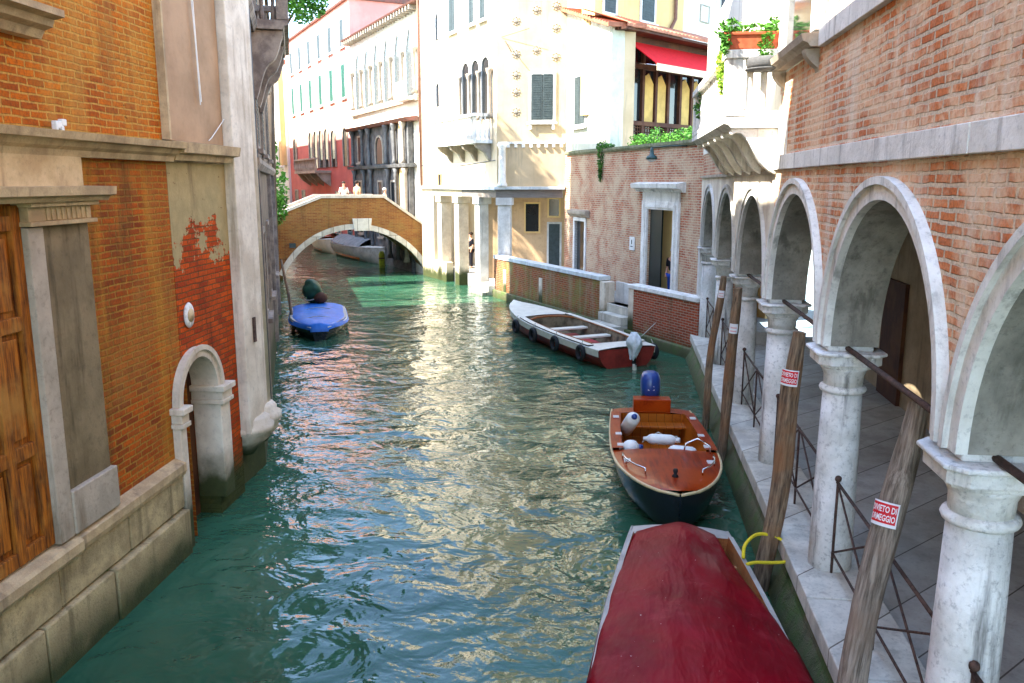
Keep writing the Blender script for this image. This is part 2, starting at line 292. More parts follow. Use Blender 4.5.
# ------------------------------------------------------------------ mesh helpers
class MB:
    def __init__(s): s.v = []; s.f = []; s.sm = []
    def add(s, vs, fs, smooth=False):
        o = len(s.v); s.v += [tuple(q) for q in vs]; s.f += [tuple(o + i for i in f) for f in fs]; s.sm += [smooth] * len(fs); return s
    def box(s, x0, x1, y0, y1, z0, z1):
        v = [(x, y, z) for z in (z0, z1) for y in (y0, y1) for x in (x0, x1)]
        return s.add(v, [(0, 2, 3, 1), (4, 5, 7, 6), (0, 1, 5, 4), (2, 6, 7, 3), (0, 4, 6, 2), (1, 3, 7, 5)])
    def prism(s, pts, y0, y1, axis='y', caps=True):
        """closed outline pts=(a,b) extruded; axis y: (x,z) outline, axis x: (y,z), axis z: (x,y)"""
        n = len(pts)
        P = {'y': lambda a, b, c: (a, c, b), 'x': lambda a, b, c: (c, a, b), 'z': lambda a, b, c: (a, b, c)}[axis]
        v = [P(a, b, y0) for a, b in pts] + [P(a, b, y1) for a, b in pts]
        f = [(i, (i + 1) % n, n + (i + 1) % n, n + i) for i in range(n)]
        if caps: f += [tuple(range(n))[::-1], tuple(range(n, 2 * n))]
        return s.add(v, f)
    def strip(s, A, B, y0, y1):
        """solid between two equally long open (x,z) lines A (outer) and B (inner)"""
        n = len(A)
        v = [(a, y0, b) for a, b in A] + [(a, y0, b) for a, b in B] + [(a, y1, b) for a, b in A] + [(a, y1, b) for a, b in B]
        f = []
        for i in range(n - 1):
            f += [(i, i + 1, n + i + 1, n + i), (2 * n + i, 3 * n + i, 3 * n + i + 1, 2 * n + i + 1),
                  (i, 2 * n + i, 2 * n + i + 1, i + 1), (n + i, n + i + 1, 3 * n + i + 1, 3 * n + i)]
        f += [(0, n, 3 * n, 2 * n), (n - 1, 3 * n - 1, 4 * n - 1, 2 * n - 1)]
        return s.add(v, f)
    def lathe(s, prof, cx=0, cy=0, seg=24, z=0, sq=False):
        v = []; f = []; n = len(prof)
        for i in range(seg):
            a = 2 * pi * (i + .5) / seg
            for r, h in prof: v.append((cx + r * cos(a), cy + r * sin(a), z + h))
        for i in range(seg):
            j = (i + 1) % seg
            for k in range(n - 1): f.append((i * n + k, j * n + k, j * n + k + 1, i * n + k + 1))
        f += [tuple(i * n for i in range(seg))[::-1], tuple(i * n + n - 1 for i in range(seg))]
        return s.add(v, f, seg > 8)
    def tube(s, pts, r, seg=8, closed=False):
        pts = [Vector(p) for p in pts]; n = len(pts); v = []; f = []
        rs = r if isinstance(r, (list, tuple)) else [r] * n
        up = None
        for i, p in enumerate(pts):
            if closed: d = (pts[(i + 1) % n] - pts[i - 1]).normalized()
            else: d = (pts[min(i + 1, n - 1)] - pts[max(i - 1, 0)]).normalized()
            if up is None: up = Vector((0, 0, 1)) if abs(d.z) < .9 else Vector((1, 0, 0))
            a = d.cross(up).normalized(); b = a.cross(d).normalized(); up = b
            for k in range(seg):
                t = 2 * pi * k / seg; v.append(p + (a * cos(t) + b * sin(t)) * rs[i])
        m = n if closed else n - 1
        for i in range(m):
            for k in range(seg):
                j = (i + 1) % n
                f.append((i * seg + k, i * seg + (k + 1) % seg, j * seg + (k + 1) % seg, j * seg + k))
        if not closed: f += [tuple(range(seg))[::-1], tuple((n - 1) * seg + k for k in range(seg))]
        return s.add(v, f, seg > 5)
    def ball(s, c, r, seg=12, rings=8):
        rx, ry, rz = r if isinstance(r, tuple) else (r, r, r); v = []; f = []
        for i in range(1, rings):
            t = pi * i / rings
            for k in range(seg):
                a = 2 * pi * k / seg; v.append((c[0] + rx * sin(t) * cos(a), c[1] + ry * sin(t) * sin(a), c[2] + rz * cos(t)))
        v += [(c[0], c[1], c[2] + rz), (c[0], c[1], c[2] - rz)]; T = len(v) - 2
        for i in range(rings - 2):
            for k in range(seg): f.append((i * seg + k, (i + 1) * seg + k, (i + 1) * seg + (k + 1) % seg, i * seg + (k + 1) % seg))
        for k in range(seg):
            f.append((T, k, (k + 1) % seg)); f.append((T + 1, (rings - 2) * seg + (k + 1) % seg, (rings - 2) * seg + k))
        return s.add(v, f, True)
    def grid(s, rows, smooth=True):
        n = len(rows[0]); v = [p for r in rows for p in r]
        f = [(i * n + k, i * n + k + 1, (i + 1) * n + k + 1, (i + 1) * n + k) for i in range(len(rows) - 1) for k in range(n - 1)]
        return s.add(v, f, smooth)
    def build(s, name, m, parent=None, loc=(0, 0, 0), rz=0, bevel=0, fixn=True):
        me = bpy.data.meshes.new(name); me.from_pydata(s.v, [], s.f)
        me.polygons.foreach_set('use_smooth', s.sm)
        if fixn:
            b = bmesh.new(); b.from_mesh(me); bmesh.ops.recalc_face_normals(b, faces=b.faces); b.to_mesh(me); b.free()
        me.materials.append(M[m] if isinstance(m, str) else m)
        o = bpy.data.objects.new(name, me); COL.objects.link(o); o.parent = parent; o.location = loc; o.rotation_euler = (0, 0, rz)
        if bevel:
            bv = o.modifiers.new('bevel', 'BEVEL'); bv.width = bevel; bv.segments = 2; bv.limit_method = 'ANGLE'
            bv.angle_limit = radians(50)
        return o

def tag(o, label=None, cat=None, group=None, kind=None):
    if label: o['label'] = label
    if cat: o['category'] = cat
    if group: o['group'] = group
    if kind: o['kind'] = kind
    return o
def thing(name, label, cat, loc=(0, 0, 0), rz=0, group=None):
    o = bpy.data.objects.new(name, None); COL.objects.link(o); o.empty_display_size = .2
    o.location = loc; o.rotation_euler = (0, 0, rz); return tag(o, label, cat, group)
def kids(o): return [c for c in COL.objects if c.parent == o]
def dup(o, parent=None):
    ch = kids(o); c = o.copy(); COL.objects.link(c)
    if parent is not None: c.parent = parent
    for k in ch: dup(k, c)
    return c
def arc(cx, zc, r, n=24, a0=0.0, a1=pi, rz=None):
    return [(cx + r * cos(a0 + (a1 - a0) * i / n), zc + (rz or r) * sin(a0 + (a1 - a0) * i / n)) for i in range(n + 1)]
def rectwall(mb, x0, x1, z0, z1, holes, y0, y1):
    """slab x0..x1, z0..z1 from y0 (front) to y1 with rectangular openings and their reveals"""
    xs = sorted({x0, x1, *[h[0] for h in holes], *[h[1] for h in holes]}); zs = sorted({z0, z1, *[h[2] for h in holes], *[h[3] for h in holes]})
    ins = lambda x, z: any(h[0] < x < h[1] and h[2] < z < h[3] for h in holes)
    for i in range(len(xs) - 1):
        for k in range(len(zs) - 1):
            a, b, c, d = xs[i], xs[i + 1], zs[k], zs[k + 1]
            if a < x0 or b > x1 or c < z0 or d > z1 or ins((a + b) / 2, (c + d) / 2): continue
            for y in (y0, y1): mb.add([(a, y, c), (b, y, c), (b, y, d), (a, y, d)], [(0, 1, 2, 3)])
    for h in holes:
        a, b, c, d = h
        mb.add([(a, y0, c), (a, y1, c), (a, y1, d), (a, y0, d)], [(0, 1, 2, 3)]); mb.add([(b, y0, c), (b, y1, c), (b, y1, d), (b, y0, d)], [(0, 1, 2, 3)])
        mb.add([(a, y0, d), (b, y0, d), (b, y1, d), (a, y1, d)], [(0, 1, 2, 3)]); mb.add([(a, y0, c), (b, y0, c), (b, y1, c), (a, y1, c)], [(0, 1, 2, 3)])
    a, b, c, d = x0, x1, z0, z1
    mb.add([(a, y0, c), (a, y1, c), (a, y1, d), (a, y0, d)], [(0, 1, 2, 3)]); mb.add([(b, y0, c), (b, y1, c), (b, y1, d), (b, y0, d)], [(0, 1, 2, 3)])
    mb.add([(a, y0, d), (b, y0, d), (b, y1, d), (a, y1, d)], [(0, 1, 2, 3)])
    return mb
def window(par, x0, x1, z0, z1, y=0, frame='white_stone', pane='glass_dark', shut=None, fw=.1, sill=True, loc=(0, 0, 0), rz=0, open_=False, n=2):
    """framed window standing 5 cm proud of a solid wall face at local y; pane and shutters are sub-parts"""
    b = MB()
    b.strip([(x0 - fw, z0 - fw), (x0 - fw, z1 + fw), (x1 + fw, z1 + fw), (x1 + fw, z0 - fw), (x0 - fw, z0 - fw)],
            [(x0, z0), (x0, z1), (x1, z1), (x1, z0), (x0, z0)], y - .05, y + .02)
    f = b.build('window', frame, par, loc, rz)
    if sill: MB().box(x0 - fw - .07, x1 + fw + .07, y - .14, y - .051, z0 - fw - .06, z0 - fw + .03).build('sill', frame, f)
    MB().box(x0, x1, y - .02, y + .015, z0, z1).build('pane', pane, f)
    if shut:
        w_ = (x1 - x0) / n
        for i in range(n):
            a = x0 + i * w_; q = MB()
            q.box(a + .01, a + w_ - .01, y - .045, y - .022, z0 + .01, z1 - .01)
            for k in range(int((z1 - z0) / .09)): q.box(a + .06, a + w_ - .06, y - .055, y - .044, z0 + .06 + k * .09, z0 + .11 + k * .09)
            q.build('shutter', shut, f)
    return f
def leaves(mb, blobs, n, size, seed=0):
    r = random.Random(seed)
    for _ in range(n):
        c, rad = r.choice(blobs)
        while True:
            p = Vector((r.uniform(-1, 1), r.uniform(-1, 1), r.uniform(-1, 1)))
            if .35 < p.length < 1: break
        if mnoise.noise(p * 2.3 + Vector(c)) < -.18: continue
        p = Vector((c[0] + p.x * rad[0], c[1] + p.y * rad[1], c[2] + p.z * rad[2]))
        a = Vector((r.gauss(0, 1), r.gauss(0, 1), r.gauss(0, .6))).normalized(); b = a.cross(Vector((r.gauss(0, 1), r.gauss(0, 1), r.gauss(0, 1)))).normalized()
        s_ = size * r.uniform(.6, 1.3)
        mb.add([p - a * s_, p + b * s_ * .45, p + a * s_, p - b * s_ * .45], [(0, 1, 2, 3)])
    return mb
def place(o, px, py): return o
# ================================================================== WATER AND GROUND
tag(MB().add([(-160, -60, 0), (60, -60, 0), (60, 220, 0), (-160, 220, 0)], [(0, 1, 2, 3)]).build('water', 'water'), kind='structure')

# ================================================================== LEFT BUILDING (near)
LA = radians(-1.908)
left = thing('brick_house', 'orange brick house on the left with tall wooden door and small arched water door', 'house',
             (-5.033, 6.507, 0), atan2(cos(LA), sin(LA)))
def left_walls():
    F = .12
    # far part with the water door: rect hole, arch filled in by a spandrel
    hx0, hx1, hs, hr = 3.0, 4.06, 1.86, .53
    b = MB(); rectwall(b, 3.2, 4.9, -.6, 4.84, [(2.9, hx1, -.6, hs + hr + .02)], F, 5)
    a = arc((hx0 + hx1) / 2, hs, hr, 16)
    for (p, q) in zip(a[:-1], a[1:]):
        if max(p[0], q[0]) <= 3.2: continue
        x_a, x_b = max(p[0], 3.2), max(q[0], 3.2)
        b.prism([(x_b, q[1]), (x_a, p[1]), (x_a, hs + hr + .02), (x_b, hs + hr + .02)], F, 1.0)
    b.build('peeling_wall', 'brick_peel', left)
    b = MB(); rectwall(b, -11, 3.2, -.6, 4.84, [(-1.47, .37, 1.22, 4.44), (2.9, 3.3, -.6, hs + hr + .02)], F + .004, 5)
    for (p, q) in zip(a[:-1], a[1:]):
        if min(p[0], q[0]) >= 3.2: continue
        x_a, x_b = min(p[0], 3.2), min(q[0], 3.2)
        b.prism([(x_b, q[1]), (x_a, p[1]), (x_a, hs + hr + .02), (x_b, hs + hr + .02)], F + .004, 1.0)
    b.box(2.9, hx0, F + .004, .6, -.6, hs + hr + .02)
    b.build('lower_wall', 'brick_low', left)
    MB().box(-2.5, 1.2, F, 5, 5.06, 13.8).build('upper_wall', 'brick_left', left)
    MB().box(1.2, 3.15, F, 5, 5.06, 12.2).build('upper_wall', 'brick_left', left)  # top kept lower, out of view, to let sun reach the balcony
    MB().box(-11, -2.501, F, 1.4, 5.06, 18.5).build('upper_wall', 'brick_left', left)  # unseen tall slab, height and thin depth shaped for the shadow it casts
    MB().box(3.2, 4.86, F - .02, 5, 5.10, 12.2).build('stucco_panel', 'stucco_grey', left)
    MB().box(3.15, 3.199, F - .1, 1, 5.10, 12.2).build('panel_edge', 'ledge_stone', left)
    b = MB(); b.box(4.88, 5.62, -.03, 3, .9, 12.2); b.build('corner_pilaster', 'white_wall_stone', left, bevel=.015)
    b = MB().box(4.86, 6.1, .25, 5, -.6, .9); b.box(5.62, 6.1, .25, 5, .9, 12.2); b.build('corner_wall', 'dark_facade', left)
    # round corner shaft with its bracket foot
    b = MB(); b.lathe([(.17, 0), (.17, 11)], 5.72, .14, 16, 1.15)
    b.build('corner_shaft', 'white_wall_stone', left)
    b = MB(); b.lathe([(.06, -.42), (.15, -.3), (.25, -.18), (.25, -.1), (.31, -.04), (.31, .06), (.24, .1), (.24, .16), (.19, .22)], 5.66, .1, 20, .98)
    b.lathe([(.1, -.5), (.2, -.36), (.34, -.24), (.34, -.16), (.42, -.1), (.42, -.02), (.36, .02), (.36, .08), (.3, .12)], 5.27, .2, 24, .98); b.build('shaft_bracket', 'white_wall_stone', left)
    MB().box(5.18, 5.25, -.06, -.032, 2.25, 2.62).build('iron_cramp', 'iron', left)
    # cornice between the storeys
    prof = [(.12, 4.84), (.02, 4.84), (.0, 4.9), (-.05, 4.93), (-.08, 4.98), (-.16, 4.99), (-.18, 5.06), (.12, 5.075)]
    MB().prism(prof, -11, 3.2, 'x').build('cornice', 'ledge_stone', left)
    prof2 = [(.12, 4.86), (.0, 4.86), (-.02, 4.93), (-.12, 4.95), (-.14, 5.07), (.12, 5.10)]
    MB().prism(prof2, 3.2, 4.88, 'x').build('cornice', 'ledge_stone', left)
    # window sill high up by the left edge
    b = MB(); b.prism([(.12, 5.86), (.0, 5.86), (-.04, 5.93), (-.12, 5.96), (-.14, 6.02), (-.24, 6.04), (-.24, 6.10), (.12, 6.12)], -1.0, .82, 'x')
    b.build('window_sill', 'ledge_stone', left)
    # stone base: capping ledge, two block courses, quay slime below
    rnd = random.Random(3)
    x = -11
    for (z0, z1, y0, nm) in ((.60, 1.02, .02, 'base_course'), (-.6, .58, -.03, 'base_course')):
        x = -9.3 if z0 > 0 else -8.9; b = MB()
        while x < 2.8:
            x1 = min(x + rnd.uniform(.95, 1.45), 2.84)
            if 2.84 - x1 < .4: x1 = 2.84
            b.box(x + .014, x1 - .014, y0 + rnd.uniform(-.01, .01), .5, z0 + .005, z1 - .005)
            x = x1
        b.build(nm, 'ashlar', left, bevel=.018)
    MB().box(-9.3, 2.84, .07, .5, -.5, 1.02).build('base_joint', 'quay_face', left)
    b = MB(); b.prism([(.3, 1.02), (-.03, 1.02), (-.05, 1.06), (-.05, 1.15), (-.02, 1.18), (.12, 1.21), (.3, 1.21)], -9.3, .62, 'x'); b.build('ledge', 'ledge_stone', left, bevel=.006)
    b = MB(); b.prism([(.3, 1.02), (-.0, 1.02), (-.02, 1.08), (-.02, 1.17), (.12, 1.22), (.3, 1.22)], .63, 2.86, 'x'); b.build('ledge', 'ledge_stone', left, bevel=.006)
    # lintel field
    MB().box(-2.2, 1.29, .02, .119, 4.56, 4.84).build('lintel', 'cream_stone', left)
    # pilaster right of the big door
    MB().box(.36, .58, .01, .6, 1.215, 4.20).build('door_jamb', 'shaft_white', left, bevel=.01)
    MB().box(.58, 1.34, .045, .6, 1.66, 4.21).build('pilaster_shaft', 'shaft_stone', left, bevel=.01)
    MB().box(.581, 1.37, -.01, .6, 1.222, 1.66).build('pilaster_base', 'shaft_white', left, bevel=.012)
    b = MB(); b.box(.34, 1.38, -.04, .6, 4.21, 4.25); b.box(.375, 1.34, .0, .6, 4.25, 4.38)
    for k in range(9): b.box(.62 + k * .078, .66 + k * .078, -.012, .0, 4.255, 4.375)
    b.box(.34, 1.40, -.06, .6, 4.38, 4.42); b.build('pilaster_capital', 'ledge_stone', left, bevel=.008)
    b = MB(); b.prism([(.12, 4.422), (-.10, 4.422), (-.12, 4.46), (-.19, 4.48), (-.2, 4.56), (.12, 4.565)], -2.3, 1.50, 'x'); b.build('entablature', 'ledge_stone', left)
    # small things fixed on the wall
    b = MB(); b.lathe([(.02, 0), (.125, 0), (.145, .02), (.13, .04), (.1, .045)], 0, 0, 20)
    o = b.build('medallion', 'white_stone', left); o.location = (3.46, .12, 2.93); o.rotation_euler = (radians(90), 0, 0); o.scale = (.85, 1.15, 1)
    b = MB(); b.lathe([(.0, 0), (.085, 0), (.085, .008), (.0, .01)], 0, 0, 16)
    o = b.build('medallion_relief', 'cream_stone', left); o.location = (3.46, .075, 2.93); o.rotation_euler = (radians(90), 0, 0)
    # water door
    b = MB(); A = arc(3.53, 1.86, .64, 20); B = arc(3.53, 1.86, .51, 20); b.strip(A, B, .04, .42)
    b.build('water_door_arch', 'white_wall_stone', left)
    b = MB(); A = arc(3.53, 1.86, .665, 20); B = arc(3.53, 1.86, .6, 20); b.strip(A, B, .01, .039); b.build('arch_moulding', 'white_wall_stone', left)
    for x0, x1 in ((2.86, 3.02), (4.04, 4.34)):
        b = MB(); b.box(x0, x1, .02, .42, .25 if x0 > 3 else -.3, 1.60); b.build('door_pier', 'white_wall_stone', left, bevel=.015)
        b = MB(); b.box(x0 - .03, x1 + .03, -.03, .44, 1.60, 1.66); b.box(x0 - .015, x1 + .015, -.015, .43, 1.66, 1.78); b.box(x0 - .05, x1 + .05, -.06, .45, 1.78, 1.86)
        b.build('door_capital', 'white_wall_stone', left, bevel=.01)
    MB().box(2.86, 4.4, .43, .5, -.6, 2.39).build('dark_inside_panel', 'wood_dark', left);  # dark panel stands in for the shaded inside of the open arch
M['shaft_white'] = stone('door_jamb_stone', (.48, .39, .29), (.36, .30, .22), 2, (.16, .11, .06), .7, bstr=.5, dirt=.5)
left_walls()
def big_door():
    d = MB().box(-1.47, .37, .13, .19, 1.22, 4.42).build('door', 'wood_door', left)
    for x0 in (-1.46, -.54):
        x1 = x0 + .90; b = MB()
        b.box(x0, x0 + .12, .07, .13, 1.23, 4.4); b.box(x1 - .12, x1, .07, .13, 1.23, 4.4); b.box(x0 + .39, x0 + .50, .07, .13, 1.23, 4.4)
        for z in (1.23, 2.15, 3.3, 4.18): b.box(x0 + .12, x1 - .12, .075, .128, z, z + .13)
        for x in (x0 + .15, x0 + .52):
            for z0, z1 in ((1.42, 2.09), (2.34, 3.24), (3.49, 4.12)): b.box(x, x + .2, .10, .135, z0, z1)
        b.build('door_leaf', 'wood_door', d, bevel=.008)
    MB().lathe([(.0, 0), (.03, .0), (.03, .05), (0, .06)], 0, 0, 10).build('handle', 'iron', d, (-.6, .05, 2.3))
big_door()
b = MB(); b.tube([(4.02, .08, 13), (4.05, .05, 8), (4.1, .05, 6.2), (4.16, .06, 5.62)], .009, 5); b.tube([(4.02, .08, 13), (3.98, .06, 8), (4.08, .05, 6.4), (4.13, .06, 5.58)], .007, 5)
b.tube([(4.84, .06, 5.45), (4.4, .06, 5.18), (4.35, .08, 5.14)], .006, 5)
b.build('cable', 'white_plastic', left)
o = thing('wall_vent', 'small chipped white fitting standing on the cornice of the orange brick house', 'fitting', (0, 0, 0))
o.location = left.matrix_world @ Vector((0, 0, 0)); LM = Matrix.Translation(left.location) @ Matrix.Rotation(left.rotation_euler.z, 4, 'Z')
o.location = LM @ Vector((1.0, .04, 5.07)); o.rotation_euler = left.rotation_euler; o.scale = (.75, .75, .7)
b = MB(); b.box(-.09, .07, -.04, .03, .03, .13); b.box(-.1, -.06, -.05, .02, .004, .1); b.box(.03, .12, -.05, .02, .07, .16); b.build('body', 'white_plastic', o, bevel=.012)
MB().box(.0, .05, -.055, .02, .004, .06).build('foot', 'white_plastic', o, bevel=.006)

# ================================================================== LEFT BUILDING (beyond the corner)
LC = LM @ Vector((6.1, .25, 0))
RA2 = atan2(LC.x * 0 + cos(radians(-20.9)), sin(radians(-20.9)))
dark = thing('sooty_house', 'dark sooty house seen edge-on past the orange brick house, stone balcony high up', 'house', (LC.x, LC.y, 0), RA2)
MB().box(0, 17.2, 0, 6, -.6, 16.9).build('wall', 'dark_facade', dark)
for z in (4.8, 7.3, 10.4): MB().prism([(.0, z), (-.1, z), (-.16, z + .1), (-.16, z + .18), (0, z + .2)], .3, 14.5, 'x').build('string_course', 'dark_trim', dark)
for x in (1.6, 9.5, 14.3): MB().box(x, x + .25, -.1, 0, .3, 4.8).build('pilaster', 'dark_trim', dark)
for x in (3.4, 6.8, 11.5):
    window(dark, x, x + .9, 5.3, 6.9, 0, 'dark_trim', 'glass_dark', 'shutter_grey')
    window(dark, x, x + .9, 8.4, 10.0, 0, 'dark_trim', 'glass_dark', 'shutter_grey')
    window(dark, x, x + .8, 2.0, 3.6, 0, 'dark_trim', 'glass_dark')
b = MB(); b.tube([(.9, -.07, .4), (.9, -.07, 15)], .045, 8); b.build('drain_pipe', 'lead', dark)
def dark_balcony():
    x0, x1 = 3.0, 6.6
    s_ = MB().prism([(0, 7.36), (-.62, 7.36), (-.64, 7.42), (-.72, 7.44), (-.72, 7.52), (0, 7.53)], x0 - .1, x1 + .1, 'x').build('balcony', 'dark_trim', dark)
    for x in (x0, (x0 + x1) / 2, x1 - .22):
        pr = [(0, 7.35), (-.6, 7.35), (-.6, 7.22)]
        for i in range(13):
            t = i / 12; pr.append((-.58 + .5 * t, 7.2 - 1.0 * t - .09 * sin(t * pi * 2.4)))
        pr += [(0, 6.15)]
        MB().prism(pr, x, x + .22, 'x').build('bracket', 'dark_trim', s_, bevel=.012)
    b = MB()
    for x in [x0 + .1 + k * .22 for k in range(17)]: b.lathe([(.045, 0), (.055, .1), (.03, .25), (.05, .5), (.03, .7), (.045, .8)], x, -.6, 8, 7.53)
    for y in (-.45, -.25, -.08):
        for x in (x0 + .02, x1): b.lathe([(.045, 0), (.055, .1), (.03, .25), (.05, .5), (.03, .7), (.045, .8)], x, y, 8, 7.53)
    b.build('baluster', 'dark_trim', s_).__setitem__('kind', 'stuff')
    b = MB(); b.box(x0 - .1, x1 + .1, -.7, -.52, 8.33, 8.45); b.box(x0 - .1, x0 + .08, -.52, 0, 8.33, 8.45); b.box(x1 - .08, x1 + .1, -.52, 0, 8.33, 8.45); b.build('handrail', 'dark_trim', s_)
    for x in (x0, x1): MB().box(x - .1, x + .1, -.72, -.5, 7.53, 8.5).build('corner_post', 'dark_trim', s_, bevel=.01)
dark_balcony()

# ================================================================== RIGHT ARCADE HOUSE
RA = radians(1.1965)
RO = Vector((2.00628 + .15 * cos(RA), 6.28364 - .15 * sin(RA), 0))
RZ = atan2(-cos(RA), -sin(RA))
RM = Matrix.Translation(RO) @ Matrix.Rotation(RZ, 4, 'Z')
right = thing('arcade_house', 'nearest right house, pale washed brick with white string courses over round stone arches', 'house', RO, RZ)
right2 = thing('balcony_house', 'whitewashed arcade house with long white balcony, just beyond the pale washed brick arcade', 'house', RO, RZ)
CX = [-4.44, -1.12, 2.20, 5.52, 8.84, 12.16, 15.48]           # column axes, metres along the bank
TH = .46; ZS = 3.02; RI = 1.45; RX = 1.61
def arcade(par, cols, ztop, mat, ri, rx, x_far, x_near, proud=.045, arch_mat='white_stone', piermat='col_stone'):
    # local x = -s; wall from x=-x_far to -x_near
    pts = [(-x_far, ztop), (-x_near, ztop), (-x_near, ZS)]
    ctr = [-(a + c) / 2 for a, c in zip(cols[:-1], cols[1:])]
    for c in sorted(ctr, reverse=True): pts += arc(c, ZS, rx - .02, 28)
    pts += [(-x_far, ZS)]
    MB().prism(pts[::-1], 0, TH).build('arcade_wall', mat, par)
    for c in ctr:
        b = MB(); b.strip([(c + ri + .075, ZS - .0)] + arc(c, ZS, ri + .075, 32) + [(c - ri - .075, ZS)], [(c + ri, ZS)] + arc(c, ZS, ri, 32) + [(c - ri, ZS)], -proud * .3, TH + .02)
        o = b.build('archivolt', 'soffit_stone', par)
        b = MB(); b.strip(arc(c, ZS, rx, 32), arc(c, ZS, ri - .004, 32), -proud * .9, .03); b.build('arch_band', arch_mat, o)
        b = MB(); b.strip(arc(c, ZS, rx + .015, 32), arc(c, ZS, rx - .045, 32), -proud * 1.7, -.001); b.build('arch_moulding', arch_mat, o)
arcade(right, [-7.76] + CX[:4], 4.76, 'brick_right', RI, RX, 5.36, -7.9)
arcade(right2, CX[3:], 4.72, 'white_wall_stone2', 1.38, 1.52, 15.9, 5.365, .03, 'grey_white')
# upper walls
MB().box(-5.36, 9, 0, .6, 4.94, 5.97).build('upper_wall', 'brick_right', right)
MB().box(-5.36, 9, 0, .6, 6.16, 13).build('upper_wall', 'brick_right', right)
def course(par, x0, x1, z0, z1, pr, n, seed):
    r = random.Random(seed); x = x0; b = MB()
    while x < x1 - .05:
        e = min(x + r.uniform(1.3, 2.1) * n, x1); b.box(x + .003, e - .003, -pr - r.uniform(0, .006), .6, z0, z1); x = e
    return b.build('string_course', 'white_stone', par, bevel=.006)
course(right, -5.4, 9, 4.76, 4.94, .05, 1, 4); course(right, -3.0, 9, 5.97, 6.16, .06, 1, 5)
b = MB(); b.box(-4.84, -4.70, -.012, 0, 4.94, 5.72); b.box(-5.30, -5.22, -.012, 0, 4.94, 5.72); b.build('plaster_strip', 'plaster_white', right)
# big sill on brackets with the jamb of a window above
b = MB(); b.prism([(0, 5.99), (-.12, 5.99), (-.15, 6.03), (-.20, 6.05), (-.22, 6.12), (0, 6.14)], -5.34, -3.08, 'x'); wsill = b.build('window_sill', 'grey_stone', right)
for x in (-5.22, -3.35):
    pr = [(0, 5.985), (-.15, 5.985)] + [(-.15 + .14 * i / 8, 5.96 - .17 * (i / 8) ** .6) for i in range(9)] + [(0, 5.75)]
    MB().prism(pr, x, x + .16, 'x').build('bracket', 'grey_stone', wsill)
wj = MB().box(-3.36, -3.12, -.08, .1, 6.163, 9).build('window_jamb', 'white_stone', right)
MB().box(-5.3, -5.08, -.08, .1, 6.163, 9).build('window_jamb', 'white_stone', right)
MB().box(-5.08, -3.36, -.01, .1, 6.163, 9).build('window_curtain', 'glass_dark', right)
# far arcade house: white wall over the arches
MB().box(-15.9, -5.365, .02, .7, 4.72, 5.28).build('frieze', 'brick_court', right2)
MB().box(-15.9, -5.365, .0, .7, 5.28, 8.3).build('upper_wall', 'plaster_white', right2)
MB().box(-15.95, -5.365, -.05, .7, 4.70, 4.76).build('string_course', 'grey_stone', right2)

def column(par, s, r=.202):
    cy = .23; x = -s
    b = MB(); b.lathe([(r * 1.06, .65), (r * 1.04, 1.2), (r, 1.9), (r * .93, 2.60)], x, cy, 28)
    c = b.build('column', 'col_stone', par)
    MB().lathe([(r * .93, 2.52), (r * 1.08, 2.535), (r * 1.13, 2.56), (r * 1.08, 2.585), (r * .93, 2.60)], x, cy, 28).build('collar', 'col_stone', c)
    MB().lathe([(r * .93, 2.60), (r * .95, 2.70), (r * 1.05, 2.75), (r * 1.2, 2.79)], x, cy, 28).build('neck', 'col_stone', c)
    q = MB(); h = r * 1.48; k = .1
    for z0, z1, e in ((2.79, 2.83, -.05), (2.83, 2.93, 0), (2.93, 2.965, .035)):
        hh = h + e
        q.prism([(x - hh + k, cy - hh), (x + hh - k, cy - hh), (x + hh, cy - hh + k), (x + hh, cy + hh - k), (x + hh - k, cy + hh), (x - hh + k, cy + hh), (x - hh, cy + hh - k), (x - hh, cy - hh + k)], z0, z1, 'z')
    q.build('capital', 'col_stone', c, bevel=.012)
    MB().prism([(x - .19, .01), (x + .19, .01), (x + .19, .45), (x - .19, .45)], 2.965, ZS + .12, 'z').build('impost', 'col_stone', c, bevel=.02)
for s in CX[:4]: column(right, s)
for s in CX[4:]: column(right2, s, .19)
MB().box(-16.2, -15.7, 0, .6, .3, ZS + .1).build('end_pier', 'grey_white', right2)
# quay edge the columns stand on
rnd = random.Random(11); 
for par, a, e in ((right, -7.8, 5.36), (right2, 5.36, 16.2)):
    b = MB(); s = a
    while s < e:
        n = min(s + rnd.uniform(1.3, 2.0), e)
        b.box(-n + .006, -s - .006, -.15 - rnd.uniform(0, .012), .56, .45, .65 - rnd.uniform(0, .006)); s = n
    b.build('plinth', 'plinth_stone', par, bevel=.015)
    MB().prism([(.56, .449), (-.10, .449), (-.13, .3), (-.27, .0), (-.4, -.4), (.56, -.4)], -e, -a, 'x').build('quay_wall', 'quay_face', par)
    MB().box(-e, -a, .56, 3.3, -.8, .56).build('portico_floor', 'floor_stone', par)
    MB().box(-e, -a, .46, 3.3, 4.72, 4.9).build('portico_ceiling', 'wood_board', par)
    b = MB()
    x = -e + .3
    while x < -a: b.box(x, x + .14, .47, 3.1, 4.54, 4.719); x += .62
    b.build('ceiling_beam', 'wood_board', par).__setitem__('kind', 'stuff')
    MB().box(-e, -a, 3.1, 3.5, .56, 4.9).build('portico_wall', 'plaster_inner', par)
